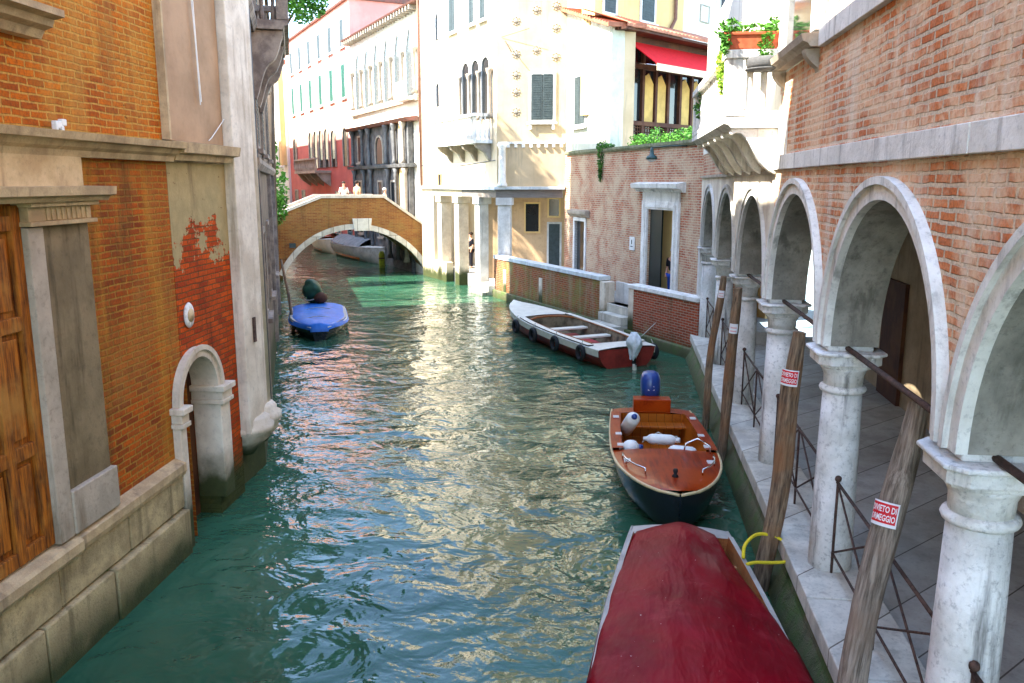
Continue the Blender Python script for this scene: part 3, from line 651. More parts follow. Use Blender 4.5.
# loggia wall furniture: a pilaster, boards, a dark opening, a low ledge
MB().box(-4.1, -2.5, 3.03, 3.098, .56, 2.9).build('portico_door', 'door_brown_grey', right)
b = MB(); b.box(-4.3, -4.1, 2.98, 3.095, .56, 3.05); b.box(-2.5, -2.3, 2.98, 3.095, .56, 3.05); b.box(-4.3, -2.3, 2.98, 3.095, 3.051, 3.25); b.build('door_frame', 'grey_stone', right, bevel=.01)
for x in (-1.2, .9): MB().box(x, x + .3, 2.9, 3.095, .56, 4.6).build('portico_pilaster', 'wood_board', right)
MB().box(-.85, .8, 2.95, 3.095, .56, 1.7).build('portico_bench', 'wood_dark', right)
MB().box(-10.4, -9.2, 3.03, 3.098, .56, 2.8).build('portico_door', 'wood_dark', right2)
# iron railings between the columns
def railing(par, s0, s1, part=False):
    y = .2; b = MB(); r = .014; a, c = -s1 + .2, -s0 - .2; zt, zb = 1.62, .86
    top = b.tube([(a, y, zt), (c, y, zt)], .017, 6) 
    b.tube([(a, y, zb), (c, y, zb)], r, 6)
    b.build('rail', 'iron', par)
    b = MB(); m = (a + c) / 2
    b.tube([(a, y, zt), (m, y, zb)], r * .8, 6); b.tube([(a, y, zb), (m, y, zt)], r * .8, 6)
    b.tube([(m, y + .01, zt), (c, y + .01, zb)], r * .8, 6); b.tube([(m, y + .01, zb), (c, y + .01, zt)], r * .8, 6)
    b.build('brace', 'iron', par)
    for x in (a + .02, m, c - .02):
        b = MB(); b.tube([(x, y, .65), (x, y, zt + .02)], r, 6)
        if x != m: b.ball((x, y, zt + .045), .035, 8, 6)
        b.build('post', 'iron', par)
for i in range(1, 6): railing(right if i < 3 else right2, CX[i], CX[i + 1])
railing(right, CX[0], CX[1])
for i in range(0, 4):
    b = MB(); b.tube([(-CX[i + 1], .2, 3.0), (-CX[i], .2, 3.0)], .026, 8); b.build('tie_rod', 'iron', right)

# ------------------------------------------------------------------ the long white balcony
def balcony():
    s0, s1, P = 5.27, 10.5, .72      # along the bank, projection
    x0, x1 = -s1, -s0
    slab = MB().prism([(0, 5.30), (-P + .1, 5.30), (-P + .06, 5.34), (-P, 5.36), (-P, 5.44), (0, 5.45)], x0, x1, 'x').build('balcony', 'white_stone', right2)
    for k in range(6):
        x = x0 + .06 + k * (x1 - x0 - .28) / 5
        pr = [(0, 5.295), (-P + .1, 5.295), (-P + .1, 5.24)]
        for i in range(15):
            t = i / 14; pr.append((-P + .12 + (P - .16) * t ** 1.1, 5.21 - .5 * t ** 1.6 + .07 * sin(t * pi * 2)))
        pr += [(0, 4.7)]
        MB().prism(pr, x, x + .17, 'x').build('bracket', 'white_stone', slab, bevel=.012)
    prof = [(.05, 0), (.062, .06), (.04, .14), (.058, .34), (.035, .58), (.04, .62), (.055, .66)]
    b = MB(); n = 19
    for k in range(n): b.lathe(prof, x0 + .26 + k * (x1 - x0 - .52) / (n - 1), -P + .09, 10, 5.52)
    for y in (-.40, -.22): b.lathe([(.06, 0), (.06, .03), (.045, .05), (.045, .5), (.04, .52), (.065, .60), (.065, .66)], x1 - .1, y, 14, 5.52)
    b.build('baluster', 'white_stone', slab)
    b = MB(); b.box(x0, x1, -P, -P + .18, 5.452, 5.52); b.box(x1 - .18, x1, -P + .18, 0, 5.452, 5.52); b.box(x0, x0 + .18, -P + .18, 0, 5.452, 5.52); b.build('base_rail', 'white_stone', slab, bevel=.008)
    b = MB(); b.box(x0 - .02, x1 + .02, -P - .02, -P + .2, 6.18, 6.29); b.box(x1 - .2, x1 + .02, -P + .2, 0, 6.18, 6.29); b.box(x0 - .02, x0 + .18, -P + .2, 0, 6.18, 6.29); b.build('handrail', 'white_stone', slab, bevel=.012)
    for x in (x0 + .02, x1 - .24): MB().box(x, x + .22, -P + .0, -P + .22, 5.521, 6.179).build('corner_post', 'white_stone', slab, bevel=.01)
    b = MB(); b.lathe([(.02, 0), (.06, .02), (.28, .10), (.33, .14), (.33, .26), (.30, .30)], 0, 0, 20)
balcony()
# flower box with trailing leaves on the end of the balcony rail
fx, fy = -5.37, -.40
o = thing('flower_box', 'long red terracotta flower box on the near end of the white balcony rail', 'planter', RM @ Vector((fx, fy, 6.292)), RZ + pi / 2)
b = MB(); b.prism([(-.31, 0), (.31, 0), (.35, .2), (-.35, .2)], -.11, .11); b.build('box', 'terracotta', o, bevel=.012)
MB().box(-.37, .37, -.13, .13, .17, .215).build('rim', 'terracotta', o, bevel=.012)
l = MB(); leaves(l, [((-.3, .0, .27), (.18, .15, .13)), ((.3, .0, .28), (.14, .18, .13)), ((0, 0, .25), (.38, .12, .08)), ((.16, -.14, .05), (.10, .08, .24)), ((-.34, -.1, .1), (.08, .1, .18))], 1500, .036, 3)
l.build('foliage', 'leaf', o)
o = thing('trailing_vine', 'yellow green vine trailing down from the white balcony rail at its canal corner', 'plant', RM @ Vector((-5.6, -.68, 6.29)), RZ)
l = MB(); leaves(l, [((0, 0, .05), (.22, .1, .12)), ((-.15, -.05, -.15), (.2, .08, .2)), ((-.3, -.03, -.02), (.3, .09, .1)), ((-.05, -.04, -.35), (.1, .06, .22)), ((.12, .1, .1), (.15, .2, .1))], 1300, .034, 5)
l.build('foliage', 'leaf_yellow', o)
b = MB(); b.tube([(0, .1, .02), (0, -.03, .05), (-.08, -.06, -.2), (-.04, -.05, -.5)], .008, 5); b.build('stem', 'bark', o)
o = thing('balcony_shrub', 'round green potted shrub at the far end of the long white balcony', 'plant', RM @ Vector((-9.5, -.45, 5.455)), RZ)
l = MB(); leaves(l, [((0, 0, .75), (.3, .28, .3)), ((-.1, -.1, .45), (.25, .25, .2))], 1100, .045, 6); l.build('foliage', 'leaf', o)
MB().lathe([(.12, 0), (.16, .25), (.18, .26), (.18, .3), (.15, .3)], 0, 0, 16).build('pot', 'terracotta', o)
MB().tube([(0, 0, .28), (0.02, 0, .8)], .015, 6).build('stem', 'bark', o)
o = thing('stone_basin', 'round grey basin hung under the flower box on the end of the white balcony', 'basin', RM @ Vector((-5.2, -.25, 6.02)), RZ)
MB().lathe([(.05, 0), (.2, .02), (.22, .05), (.22, .14), (.20, .155), (.0, .155)], 0, 0, 20).build('bowl', 'dark_stone', o)
MB().lathe([(.24, 0), (.245, .02), (.2, .02)], 0, 0, 20).build('rim', 'dark_stone', o, (0, 0, -.005))

# ------------------------------------------------------------------ mooring poles with warning stickers
def text_mesh(body, size):
    cu = bpy.data.curves.new('lettering', 'FONT'); cu.body = body; cu.size = size; cu.align_x = 'CENTER'; cu.align_y = 'CENTER'
    cu.resolution_u = 2; cu.offset = size * .02
    ob = bpy.data.objects.new('tmp', cu); me = bpy.data.meshes.new_from_object(ob)
    bpy.data.objects.remove(ob); return me
def sticker(par, R, z, wid, hei, yaw, words=None, pale=False):
    """a plastic sticker bent round the pole; local z runs up the pole"""
    def patch(w_, h_, r, m, name, p, zc=z, n=10):
        b = MB(); b.grid([[((r) * cos(yaw + (i / n - .5) * w_ / R), r * sin(yaw + (i / n - .5) * w_ / R), zc + k * h_) for i in range(n + 1)] for k in (-.5, .5)])
        return b.build(name, m, p)
    sg = patch(wid, hei, R + .006, 'sign_white', 'sticker', par)
    if pale:
        for k in (-.25, .1): patch(wid * .7, hei * .12, R + .009, 'sign_pale', 'lettering', sg, z + k * hei, 6)
        return sg
    patch(wid * .9, hei * .80, R + .008, 'sign_red', 'red_field', sg, z + hei * .03)
    if words:
        for k, t in enumerate(words):
            me = text_mesh(t, hei * .36); bm = bmesh.new(); bm.from_mesh(me)
            wmax = max(v.co.x for v in bm.verts) - min(v.co.x for v in bm.verts); f = min(1.0, wid * .84 / wmax)
            for v in bm.verts:
                a = yaw + v.co.x * f / R; zz = z + v.co.y + (.19 - .36 * k) * hei
                v.co = ((R + .0105) * cos(a), (R + .0105) * sin(a), zz)
            bm.to_mesh(me); bm.free(); me.materials.append(M['sign_white'])
            o = bpy.data.objects.new('lettering', me); COL.objects.link(o); o.parent = sg
    return sg
M['sign_pale'] = plain('faded_sign_red', (.75, .38, .38), .5, .3, .1)
def pole(label, base, top, r, mat, seed, split=False, zs=None, pale=False, words=('DIVIETO DI', 'ORMEGGIO'), dyaw=0, sw=.2, sh=.17):
    base, top = Vector(base), Vector(top); d = top - base; L = d.length; base = base - d.normalized() * 1.0; L += 1.0
    o = thing('mooring_pole', label, 'mooring pole', base, 0, 'mooring poles along the arcade')
    o.rotation_mode = 'QUATERNION'; o.rotation_quaternion = d.to_track_quat('Z', 'Y')
    rn = random.Random(seed); seg = 22; n = 34; rows = []
    for i in range(n + 1):
        t = i / n; z = t * L; row = []
        rr = r * (1.05 - .16 * t)
        if t > .9: rr *= 1 - 2.2 * (t - .9)
        ox = .032 * sin(t * 7 + seed); oy = .028 * sin(t * 9 + seed * 2)
        for k in range(seg):
            a = 2 * pi * k / seg
            q = 1 + .20 * mnoise.noise(Vector((cos(a) * 1.3, sin(a) * 1.3, z * .9 + seed))) + .12 * mnoise.noise(Vector((cos(a) * 4, sin(a) * 4, z * .8 + seed)))
            if split: q -= .28 * math.exp(-((a - 4.0) / .28) ** 2) * (t > .3) * min(1, (t - .3) * 6)
            if split and t > .86 and cos(a - 2.2) > .2: q *= .72
            row.append((ox + rr * q * cos(a), oy + rr * q * sin(a), z))
        rows.append(row + [row[0]])
    b = MB(); b.grid(rows); b.add(rows[-1][:-1], [tuple(range(seg))]); b.build('shaft', mat, o)
    if zs:
        inv = o.rotation_quaternion.inverted(); vdir = inv @ (Vector((0, 0, 4.6)) - (base + d.normalized() * zs)); yaw = atan2(vdir.y, vdir.x) + dyaw
        t = zs / L; ox = .032 * sin(t * 7 + seed); oy = .028 * sin(t * 9 + seed * 2)
        h = sticker(o, r * (1.05 - .16 * t) * 1.07 + .008, zs, sw, sh, yaw, words, pale); h.location = (ox, oy, 0)
    return o
pole('slender brown mooring pole farthest along the arcade, pale sticker near its top', (1.96, 15.5, -.1), (2.13, 15.3, 2.93), .07, 'wood_pole', 1, zs=3.72, pale=True, sw=.11, sh=.13)
pole('brown mooring pole beside the varnished boat, faded pink sticker on its upper half', (2.0, 13.6, -.1), (2.12, 13.2, 2.98), .085, 'wood_pole', 5, zs=3.47, pale=True, sw=.13, sh=.16)
pole('knobbly mooring pole with a yellow rope round its foot and red and white sticker', (1.90, 9.15, -.1), (2.12, 9.05, 3.02), .105, 'wood_pole', 3, split=True, zs=3.63, sw=.20, sh=.18, dyaw=-.25)
pole('nearest and thickest grey split mooring pole, red and white sticker below its broken top', (1.82, 5.9, -.4), (2.42, 6.55, 2.92), .118, 'wood_pole_grey', 4, split=True, zs=3.55, sw=.22, sh=.19, dyaw=-.45)
# ================================================================== BRICK COURT HOUSE ACROSS THE END OF THE ARCADE
HR = Vector((2.4515, 24.1, 0)); HD = Vector((1.5746 + 2.4515, 24.1 - 33.5, 0)).normalized()   # local +X runs to the right
HZ = atan2(HD.y, HD.x); HL = 10.226
HM = Matrix.Translation(HR) @ Matrix.Rotation(HZ, 4, 'Z')
court = thing('terrace_house', 'worn pink brick house with a large white stone doorway and a roof terrace', 'house', HR, HZ)
b = MB(); rectwall(b, -HL, 2.2, .3, 5.62, [(-2.72, -1.04, .9, 3.78), (-9.02, -8.02, .9, 3.14)], 0, .4); b.build('brick_wall', 'brick_court', court)
MB().box(-1.0, 1.6, 1.5, 1.6, .9, 5.5).build('hall_wall', 'plaster_yellow', court)
MB().box(-3.9, -1.02, 1.5, 1.6, .9, 5.5).build('hall_wall', 'plaster_yellow', court)
MB().box(-4, 2, .4, 3.7, .88, .9).build('hall_floor', 'paving', court)
MB().box(-4.1, -4, .4, 3.7, .9, 5.5).build('hall_wall', 'plaster_yellow', court)
MB().box(-9.02, -8.02, .08, .14, .9, 3.14).build('side_door', 'glass_dark', court)
b = MB(); b.strip([(-3.10, .9), (-3.10, 4.02), (-.66, 4.02), (-.66, .9)], [(-2.74, .9), (-2.74, 3.77), (-1.02, 3.77), (-1.02, .9)], -.07, .12); df = b.build('doorway', 'white_stone', court, bevel=.015)
b = MB(); b.strip([(-2.92, .9), (-2.92, 3.92), (-.84, 3.92), (-.84, .9)], [(-2.82, .9), (-2.82, 3.84), (-.94, 3.84), (-.94, .9)], -.095, -.071); b.build('moulding', 'white_stone', df)
b = MB(); b.box(-3.08, -.68, -.055, .1, 4.022, 4.30); b.build('frieze', 'white_stone', df)
b = MB(); b.prism([(.0, 4.30), (-.1, 4.30), (-.16, 4.38), (-.3, 4.42), (-.32, 4.55), (0, 4.60)], -3.45, -.38, 'x'); b.build('cornice', 'white_stone', df)
MB().box(-2.71, -1.93, .06, .11, .9, 3.76).build('door', 'dark_door', court)
MB().box(-1.42, -1.36, .5, .56, 1.9, 3.4).build('lamp_bracket', 'iron', court)
b = MB(); b.strip([(-9.16, .9), (-9.16, 3.28), (-7.88, 3.28), (-7.88, .9)], [(-9.02, .9), (-9.02, 3.14), (-8.02, 3.14), (-8.02, .9)], -.05, .1); b.build('door_frame', 'white_stone', court, bevel=.01)
MB().prism([(0, 3.3), (-.08, 3.3), (-.2, 3.42), (-.2, 3.54), (0, 3.57)], -9.45, -7.6, 'x').build('door_hood', 'grey_stone', court)
pq = thing('wall_plaque', 'small white plaque on the worn pink brick wall left of the white doorway', 'plaque', HM @ Vector((-3.82, -.02, 2.62)), HZ)
MB().box(-.19, .19, -.02, .015, -.22, .22).build('plate', 'white_plastic', pq, bevel=.01)
b = MB(); b.box(-.03, .03, -.026, -.021, -.02, .12); b.box(-.08, .08, -.026, -.021, -.11, -.08); b.build('mark', 'shutter_grey', pq)
b = MB(); b.prism([(0, 5.62), (-.06, 5.62), (-.1, 5.68), (-.1, 5.76), (.4, 5.78), (.4, 5.62)], -HL + .2, 2.2, 'x'); b.build('terrace_coping', 'mossy_coping', court)
MB().box(-HL, 2.2, .4, 9, 5.5, 5.66).build('terrace_floor', 'paving', court)
# pale side wall going up from the brick, raking roof edge
pl = -9.9; pr_ = -5.95
b = MB(); b.prism([(-HL, 5.78), (pr_, 5.78), (pr_, 9.75), (-HL, 11.0)], .02, .5); b.build('side_wall', 'plaster_greenish', court)
MB().box(pr_ - .35, pr_ + .0, .501, .9, 5.78, 9.6).build('veranda_return_wall', 'plaster_front', court)
window(court, -9.25, -8.2, 6.72, 8.45, .02, 'white_stone', 'glass_dark', 'shutter_grey', fw=.12)
def tiles(name, par, x0, x1, y0, y1, z0a, z0b, dz, mat='tile', step=.24):
    """pantile strip: eave line from (x0,z0a) to (x1,z0b) at y0, climbing dz to y1"""
    n = int((x1 - x0) / (step / 6)); rows = []
    for k, (y, e) in enumerate(((y0, 0), (y0 + (y1 - y0) * .5, .5), (y1, 1.0))):
        rows.append([(x0 + (x1 - x0) * i / n, y, z0a + (z0b - z0a) * i / n + dz * e + .05 * abs(sin(pi * (x0 + (x1 - x0) * i / n) / step))) for i in range(n + 1)])
    b = MB(); b.grid(rows, False); lo = [[(x, y, z - .0) for x, y, z in rows[0]], [(p[0], p[1], z0a + (z0b - z0a) * i / n - .07) for i, p in enumerate(rows[0])]]
    b.grid(lo, False); return b.build(name, mat, par)
def gable_roof():
    n = 40; b = MB()
    for i in range(n):      # short pantiles along the raking edge
        t0 = i / n; x = -HL - .1 + (HL + .1 + pr_ + .25) * t0; z = 11.05 - (11.05 - 9.72) * t0
        b.box(x, x + .105, -.22, 1.2, z - .05, z + .06 + .03 * (i % 2))
    b.build('roof', 'tile', court)
gable_roof()
# the veranda, turned away from the brick front
V0 = Vector((.30, 30.0, 0)); V1 = Vector((4.24, 35.0, 0)); VD = (V1 - V0).normalized(); VL = (V1 - V0).length
ver = thing('veranda', 'dark timber and glass veranda with curtains on the roof terrace, under a tiled roof', 'veranda', V0, atan2(VD.y, VD.x))
for k in range(9): x = .05 + k * VL / 8; MB().box(x - .07, x + .07, 0, .14, 5.66, 9.7).build('post', 'wood_dark', ver)
b = MB(); b.box(0, VL + .1, -.03, .1, 6.6, 6.75); b.box(0, VL + .1, -.03, .1, 8.55, 8.75); b.box(0, VL + .1, -.03, .12, 9.3, 9.75); b.box(0, VL + .1, -.03, .1, 5.66, 5.8); b.build('beam', 'wood_dark', ver)
b = MB()
for k in range(44): x = .05 + k * VL / 44; b.box(x, x + .02, .02, .05, 5.8, 6.6)
for k in range(6): b.box(0, VL, .03, .055, 5.86 + k * .13, 5.88 + k * .13)
tag(b.build('lattice', 'wood_dark', ver), kind='stuff')
MB().box(0, VL + .1, .12, .16, 5.66, 9.7).build('glazing', 'glass_dark', ver)
for k in range(8):
    if k in (2, 3, 5, 6, 7): 
        x = .12 + k * VL / 8; MB().prism([(x, 6.75), (x + .6, 6.75), (x + .6, 8.1), (x + .3, 8.45), (x, 8.3)], .06, .1).build('curtain', 'lace', ver)
tiles('roof', ver, -.35, VL + .6, -.7, 1.3, 9.78, 9.78, .7)
MB().box(-.35, VL + .6, -.66, -.0, 9.62, 9.70).build('eaves_board', 'wood_dark', ver)
aw = thing('awning', 'red awning with a pale underside let down in front of the dark roof terrace veranda', 'awning', V0 + VD * .62, atan2(VD.y, VD.x))
b = MB(); b.prism([(-.02, 9.42), (-1.25, 8.55), (-1.25, 8.52), (-.02, 9.38)], 0, 5.2, 'x'); b.build('canopy', 'awning_red', aw)
MB().box(0, 5.2, -1.275, -1.251, 8.32, 8.55).build('valance', 'valance_cloth', aw)
for x in (.1, 2.6, 5.1): MB().tube([(x, 0, 8.7), (x, -1.22, 8.5)], .02, 6).build('arm', 'chrome', aw)
up = thing('orange_house', 'ochre house with two grey shuttered windows and a drainpipe rising behind the veranda roof', 'house', V0 + Vector((-VD.y, VD.x, 0)) * 1.35 + VD * .45, atan2(VD.y, VD.x))
MB().box(0, 5.6, 0, .6, 7, 15.5).build('wall', 'plaster_yellow', up)
MB().box(5.601, 12.5, .3, 1.2, 6, 15).build('side_wall', 'plaster_white', up)
window(up, .5, 1.15, 10.6, 12.2, 0, 'white_stone', 'glass_dark', 'shutter_grey', n=1)
window(up, 2.75, 3.55, 10.6, 12.2, 0, 'white_stone', 'glass_dark', 'shutter_grey', n=1)
window(up, 7.3, 7.9, 11.2, 11.8, .3, 'grey_stone', 'white_plastic', sill=False, fw=.05)
MB().tube([(4.9, -.1, 15), (4.9, -.1, 10.9), (4.6, -.1, 10.5), (4.6, -.1, 10.2)], .07, 8).build('drain_pipe', 'brown_pipe', up)
MB().tube([(9.0, .2, 15), (9.0, .2, 9.4)], .12, 10).build('vent_pipe', 'lead', up)

# hedge, vine and lamp on the terrace edge
hg = thing('terrace_hedge', 'low bright green hedge growing along the edge of the roof terrace', 'hedge', HM @ Vector((-3.0, .45, 5.66)), HZ)
l = MB(); leaves(l, [((x * .42 - 1.7, .1 * sin(x * 3), (.24 + .10 * sin(x * 2.1))), (.40, .3, .25 + .08 * sin(x * 5))) for x in range(11)], 3200, .05, 9); l.build('foliage', 'leaf', hg)
b = MB(); [b.tube([(x * .5 - 2, 0, 0), (x * .5 - 1.95, 0, .4)], .015, 5) for x in range(10)]; b.build('stem', 'bark', hg)
o = thing('hanging_vine', 'green vine hanging from the left end of the terrace coping down the brick', 'plant', HM @ Vector((-6.4, -.05, 5.8)), HZ)
l = MB(); leaves(l, [((0, 0, .05), (.45, .16, .2)), ((-.1, -.02, -.35), (.22, .1, .4)), ((.5, 0, 0), (.5, .14, .1)), ((-.12, -.02, -.85), (.1, .06, .35))], 1300, .05, 12); l.build('foliage', 'leaf_dark', o)
MB().tube([(0, 0, 0), (-.1, -.02, -.4), (-.12, -.02, -.9)], .012, 5).build('stem', 'bark', o)
lp = thing('wall_lamp', 'green metal wall lamp on an arm above the white stone doorway', 'lamp', HM @ Vector((-.9, -.01, 5.5)), HZ)
b = MB(); b.tube([(.5, 0, .1), (.5, -.5, .1), (-.55, -.55, .1)], .022, 8); b.build('arm', 'lamp_green', lp)
b = MB(); b.lathe([(.03, .1), (.05, .0), (.07, -.12), (.15, -.16), (.18, -.24), (.17, -.25)], -.6, -.55, 16); b.build('shade', 'lamp_green', lp)
MB().lathe([(.05, -.32), (.12, -.28), (.13, -.24)], -.6, -.55, 12).build('bulb_glass', 'white_plastic', lp)
# ------------------------------------------------------------------ quay walk, its low brick walls and the landing steps
QP = Vector((2.48, 21.76, 0)); QX = Vector((.508, -.861, 0)); QZ = atan2(QX.y, QX.x); QM = Matrix.Translation(QP) @ Matrix.Rotation(QZ, 4, 'Z')
b = MB(); b.prism([(2.45, 21.9), (4.2, 21.0), (4.2, 26), (-1, 34.5), (-4.3, 36), (-4.25, 33.7)][::-1], .3, .9, 'z')
o = b.build('pavement', 'paving'); tag(o, kind='structure')
para = thing('quay_wall', 'long low mossy brick parapet with pale coping, left of the landing steps', 'wall', QP, QZ)
MB().box(-13.5, -5.05, 0, .3, -.8, 1.56).build('brickwork', 'brick_quay', para)
MB().box(-13.55, -5.0, -.05, .35, 1.562, 1.70).build('coping', 'coping_stone', para, bevel=.015)
for x in (-12.6, -9.4): MB().box(x, x + .26, -.02, .1, .1, 1.2).build('stone_block', 'white_wall_stone', para, bevel=.01)
MB().box(-5.05, -4.72, -.02, .34, -.6, 1.54).build('end_pier', 'white_wall_stone', para, bevel=.015)
MB().box(-13.5, -5.05, -.12, .0, -.8, .32).build('footing', 'quay_face', para, bevel=.03)
para2 = thing('quay_wall', 'short low red brick parapet with a white coping, between the landing steps and the arcade', 'wall', QP, QZ)
MB().box(-3.1, -.02, 0, .3, -.8, 1.52).build('brickwork', 'brick_quay_red', para2)
MB().box(-3.4, -.02, -.05, .35, 1.522, 1.64).build('coping', 'white_stone', para2, bevel=.015)
MB().box(-3.36, -3.1, -.02, .32, -.6, 1.52).build('end_pier', 'white_wall_stone', para2, bevel=.015)
MB().box(-3.4, -.02, -.14, .0, -.8, .28).build('footing', 'quay_face', para2, bevel=.03)
st = thing('landing_steps', 'pale stone landing steps going down to the water between the two brick parapets', 'steps', QP, QZ)
for k, z in enumerate((.9, .64, .38, .12)): MB().box(-4.72, -3.36, .05 - k * .3, 1.4, z - .255, z).build('step', 'plinth_stone', st, bevel=.015)
MB().box(-4.70, -3.38, .36, .46, .92, 1.55).build('gate_panel', 'grey_white', st)

# ================================================================== PALE HOUSE ON THE BEND
C0 = Vector((-4.289, 33.5, 0)); BD = Vector((sin(radians(-32.5)), cos(radians(-32.5)), 0))    # bank direction going away
BZ = atan2(-BD.y, -BD.x)                                                                       # canal faces: local +X back towards the camera
BM = Matrix.Translation(C0) @ Matrix.Rotation(BZ, 4, 'Z')
pale = thing('pale_house', 'pale cream house with rosettes, arched loggia and open pillared ground floor', 'house', C0)
FW = 2.72
b = MB(); b.box(0, FW, 0, .35, 4.42, 15); b.build('front_wall', 'plaster_front', pale)
b = MB(); b.box(-8.75, 0, 0, .35, 4.3, 15); cw = b.build('canal_wall', 'plaster_cream', pale, rz=BZ)
b = MB(); b.box(-8.75, -5.6, .0, .35, -.6, .9); b.box(-8.75, -7.15, 0, .35, .9, 4.3); b.build('base_wall', 'plaster_cream', pale, rz=BZ)
b = MB(); b.box(-8.75, -1.0, 2.2, 2.4, .5, 4.4); b.build('portico_wall', 'plaster_cream', pale, rz=BZ)
b = MB(); b.box(-8.75, 3, .4, 2.2, -.5, .55); b.build('portico_floor', 'paving', pale, rz=BZ)
b = MB(); b.box(-.6, 3.2, 1.7, 1.9, .5, 4.4); b.build('portico_wall', 'plaster_warm', pale)
for x0, x1, z0, z1, m, fr in ((1.0, 1.55, 2.55, 3.7, 'glass_dark', 'plaster_yellow'), (1.98, 2.4, 3.2, 3.9, 'glass_dark', 'plaster_yellow')):
    window(pale, x0, x1, z0, z1, 1.7, fr, m, fw=.07, sill=False)
b = MB(); b.strip([(1.9, .6), (1.9, 2.95), (2.52, 2.95), (2.52, .6)], [(1.98, .6), (1.98, 2.87), (2.44, 2.87), (2.44, .6)], 1.64, 1.75); d = b.build('door_frame', 'grey_white', pale)
MB().box(1.98, 2.44, 1.68, 1.72, .6, 2.87).build('door', 'shutter_grey', d)
# timber beams and eave boards over the pillars
b = MB(); b.box(-.05, FW - .1, -.02, .3, 3.98, 4.3); b.build('beam', 'grey_beam', pale)
b = MB(); b.box(-3.6, 0, -.02, .3, 3.98, 4.28); b.build('beam', 'grey_beam', pale, rz=BZ)
b = MB(); b.box(-7.2, -3.6, -.02, .3, 3.98, 4.28); b.build('beam', 'cream_beam', pale, rz=BZ)
b = MB(); b.box(-.1, FW, -.16, .3, 4.302, 4.42); b.build('ledge', 'coping_stone', pale, bevel=.015)
b = MB(); b.box(-8.75, .1, -.16, .3, 4.29, 4.41); b.build('ledge', 'coping_stone', pale, rz=BZ)
b = MB(); b.box(.05, FW - .03, -.07, 0, 6.08, 6.16); [b.box(.1 + k * .3, .22 + k * .3, -.1, 0, 5.94, 6.08) for k in range(9)]; b.build('dentil_course', 'white_stone', pale)
def pillar(par, x, y, w_, z0, z1, rz, mat='grey_white'):
    b = MB(); b.box(x - w_ / 2, x + w_ / 2, y, y + w_, z0, z1 - .3); p = b.build('pillar', mat, par, rz=rz, bevel=.02)
    o = MB().box(x - w_ / 2 - .07, x + w_ / 2 + .07, y - .07, y + w_ + .07, z1 - .3, z1).build('capital', mat, p, bevel=.015)
    o = MB().box(x - w_ / 2 - .05, x + w_ / 2 + .05, y - .05, y + w_ + .05, z0, z0 + .35).build('base', mat, p, bevel=.015)
pillar(pale, .28, .02, .52, -.5, 3.98, 0)
for x in (-2.0, -4.3, -6.4): pillar(pale, x, .0, .5, -.5, 3.98, BZ, 'grey_white' if x > -3 else 'white_wall_stone')
MB().lathe([(.2, 4.42), (.2, 4.5), (.15, 4.6), (.14, 5.9), (.2, 6.0), (.2, 6.08)], .22, -.05, 16).build('half_column', 'white_stone', pale)
window(pale, 1.36, 2.22, 6.98, 8.7, 0, 'white_stone', 'glass_dark', 'shutter_grey', fw=.1)
for k in range(2): MB().box(1.28 + k * .9, 1.38 + k * .9, -.12, 0, 6.62, 6.82).build('sill_bracket', 'white_stone', pale)
for x, z in ((.76, 10.68), (.76, 9.47), (.76, 8.7), (.76, 8.05), (.76, 7.3), (1.55, 11.07), (1.55, 9.6), (2.31, 9.34), (2.31, 10.4), (2.31, 11.2)):
    b = MB(); b.lathe([(.0, .0), (.07, .03), (.09, .0)], 0, 0, 12)
    for k in range(8): b.ball((.14 * cos(k * pi / 4), .14 * sin(k * pi / 4), .0), (.035, .035, .02), 6, 4)
    o = b.build('rosette', 'grey_stone', pale, (x, -.012, z)); o.rotation_euler = (radians(90), 0, 0)
b = MB(); b.tube([(.35, -.05, 9.95), (.62, -.35, 9.5)], .018, 6); b.tube([(.2, -.02, 10.1), (1.3, -.3, 10.35)], .01, 5); b.build('iron_bracket', 'iron', pale)
def bank_window(par, x0, x1, z0, z1, off=0, **k): return window(par, x0, x1, z0, z1, off, loc=(0, 0, 0), rz=BZ, **k)
bank_window(pale, -2.6, -2.1, 11.0, 12.6, shut='shutter_grey'); bank_window(pale, -1.5, -1.0, 11.0, 12.6, shut='shutter_grey'); bank_window(pale, -4.8, -4.1, 11.0, 12.7, shut='shutter_grey')
bank_window(pale, -6.35, -6.0, 3.95 + .5, 4.95, frame='plaster_yellow', sill=False, fw=.04)
def arch_window(par, xc, wid, z0, zs, y, rz=BZ, gothic=False, frame='white_stone', rim=.09, pane='glass_dark', colmat='grey_stone'):
    r = wid / 2
    if gothic:
        top = [(r - r * 0, 0)]; up_ = [(r * (1 - .12 * t * 4 * (1 - t)) * (1 - t ** 1.8) , r * 1.9 * t) for t in [i / 8 for i in range(9)]]
        out = [(xc + a, zs + c) for a, c in up_] + [(xc - a, zs + c) for a, c in up_[::-1][1:]]
    else: out = arc(xc, zs, r, 14)
    inner = [(xc + r, z0)] + out + [(xc - r, z0)]
    g = 1 + rim / r; cz = zs
    outer = [(xc + (a - xc) * g, z0 if c == z0 else cz + (c - cz) * g) for a, c in inner]
    b = MB(); b.strip(outer, inner, y - .07, y + .02); f = b.build('window', frame, par, rz=rz)
    b = MB(); b.prism(inner, y - .015, y + .01); b.build('pane', pane, f)
    return f
for k in range(3): arch_window(pale, -.95 - k * 1.0, .78, 7.1, 9.1, 0)
for k in range(4):
    b = MB(); b.lathe([(.11, 7.1), (.11, 7.25), (.08, 7.3), (.075, 8.75), (.13, 8.9), (.13, 9.0)], -.45 - k * 1.0, -.12, 12); b.build('loggia_column', 'grey_stone', pale, rz=BZ)
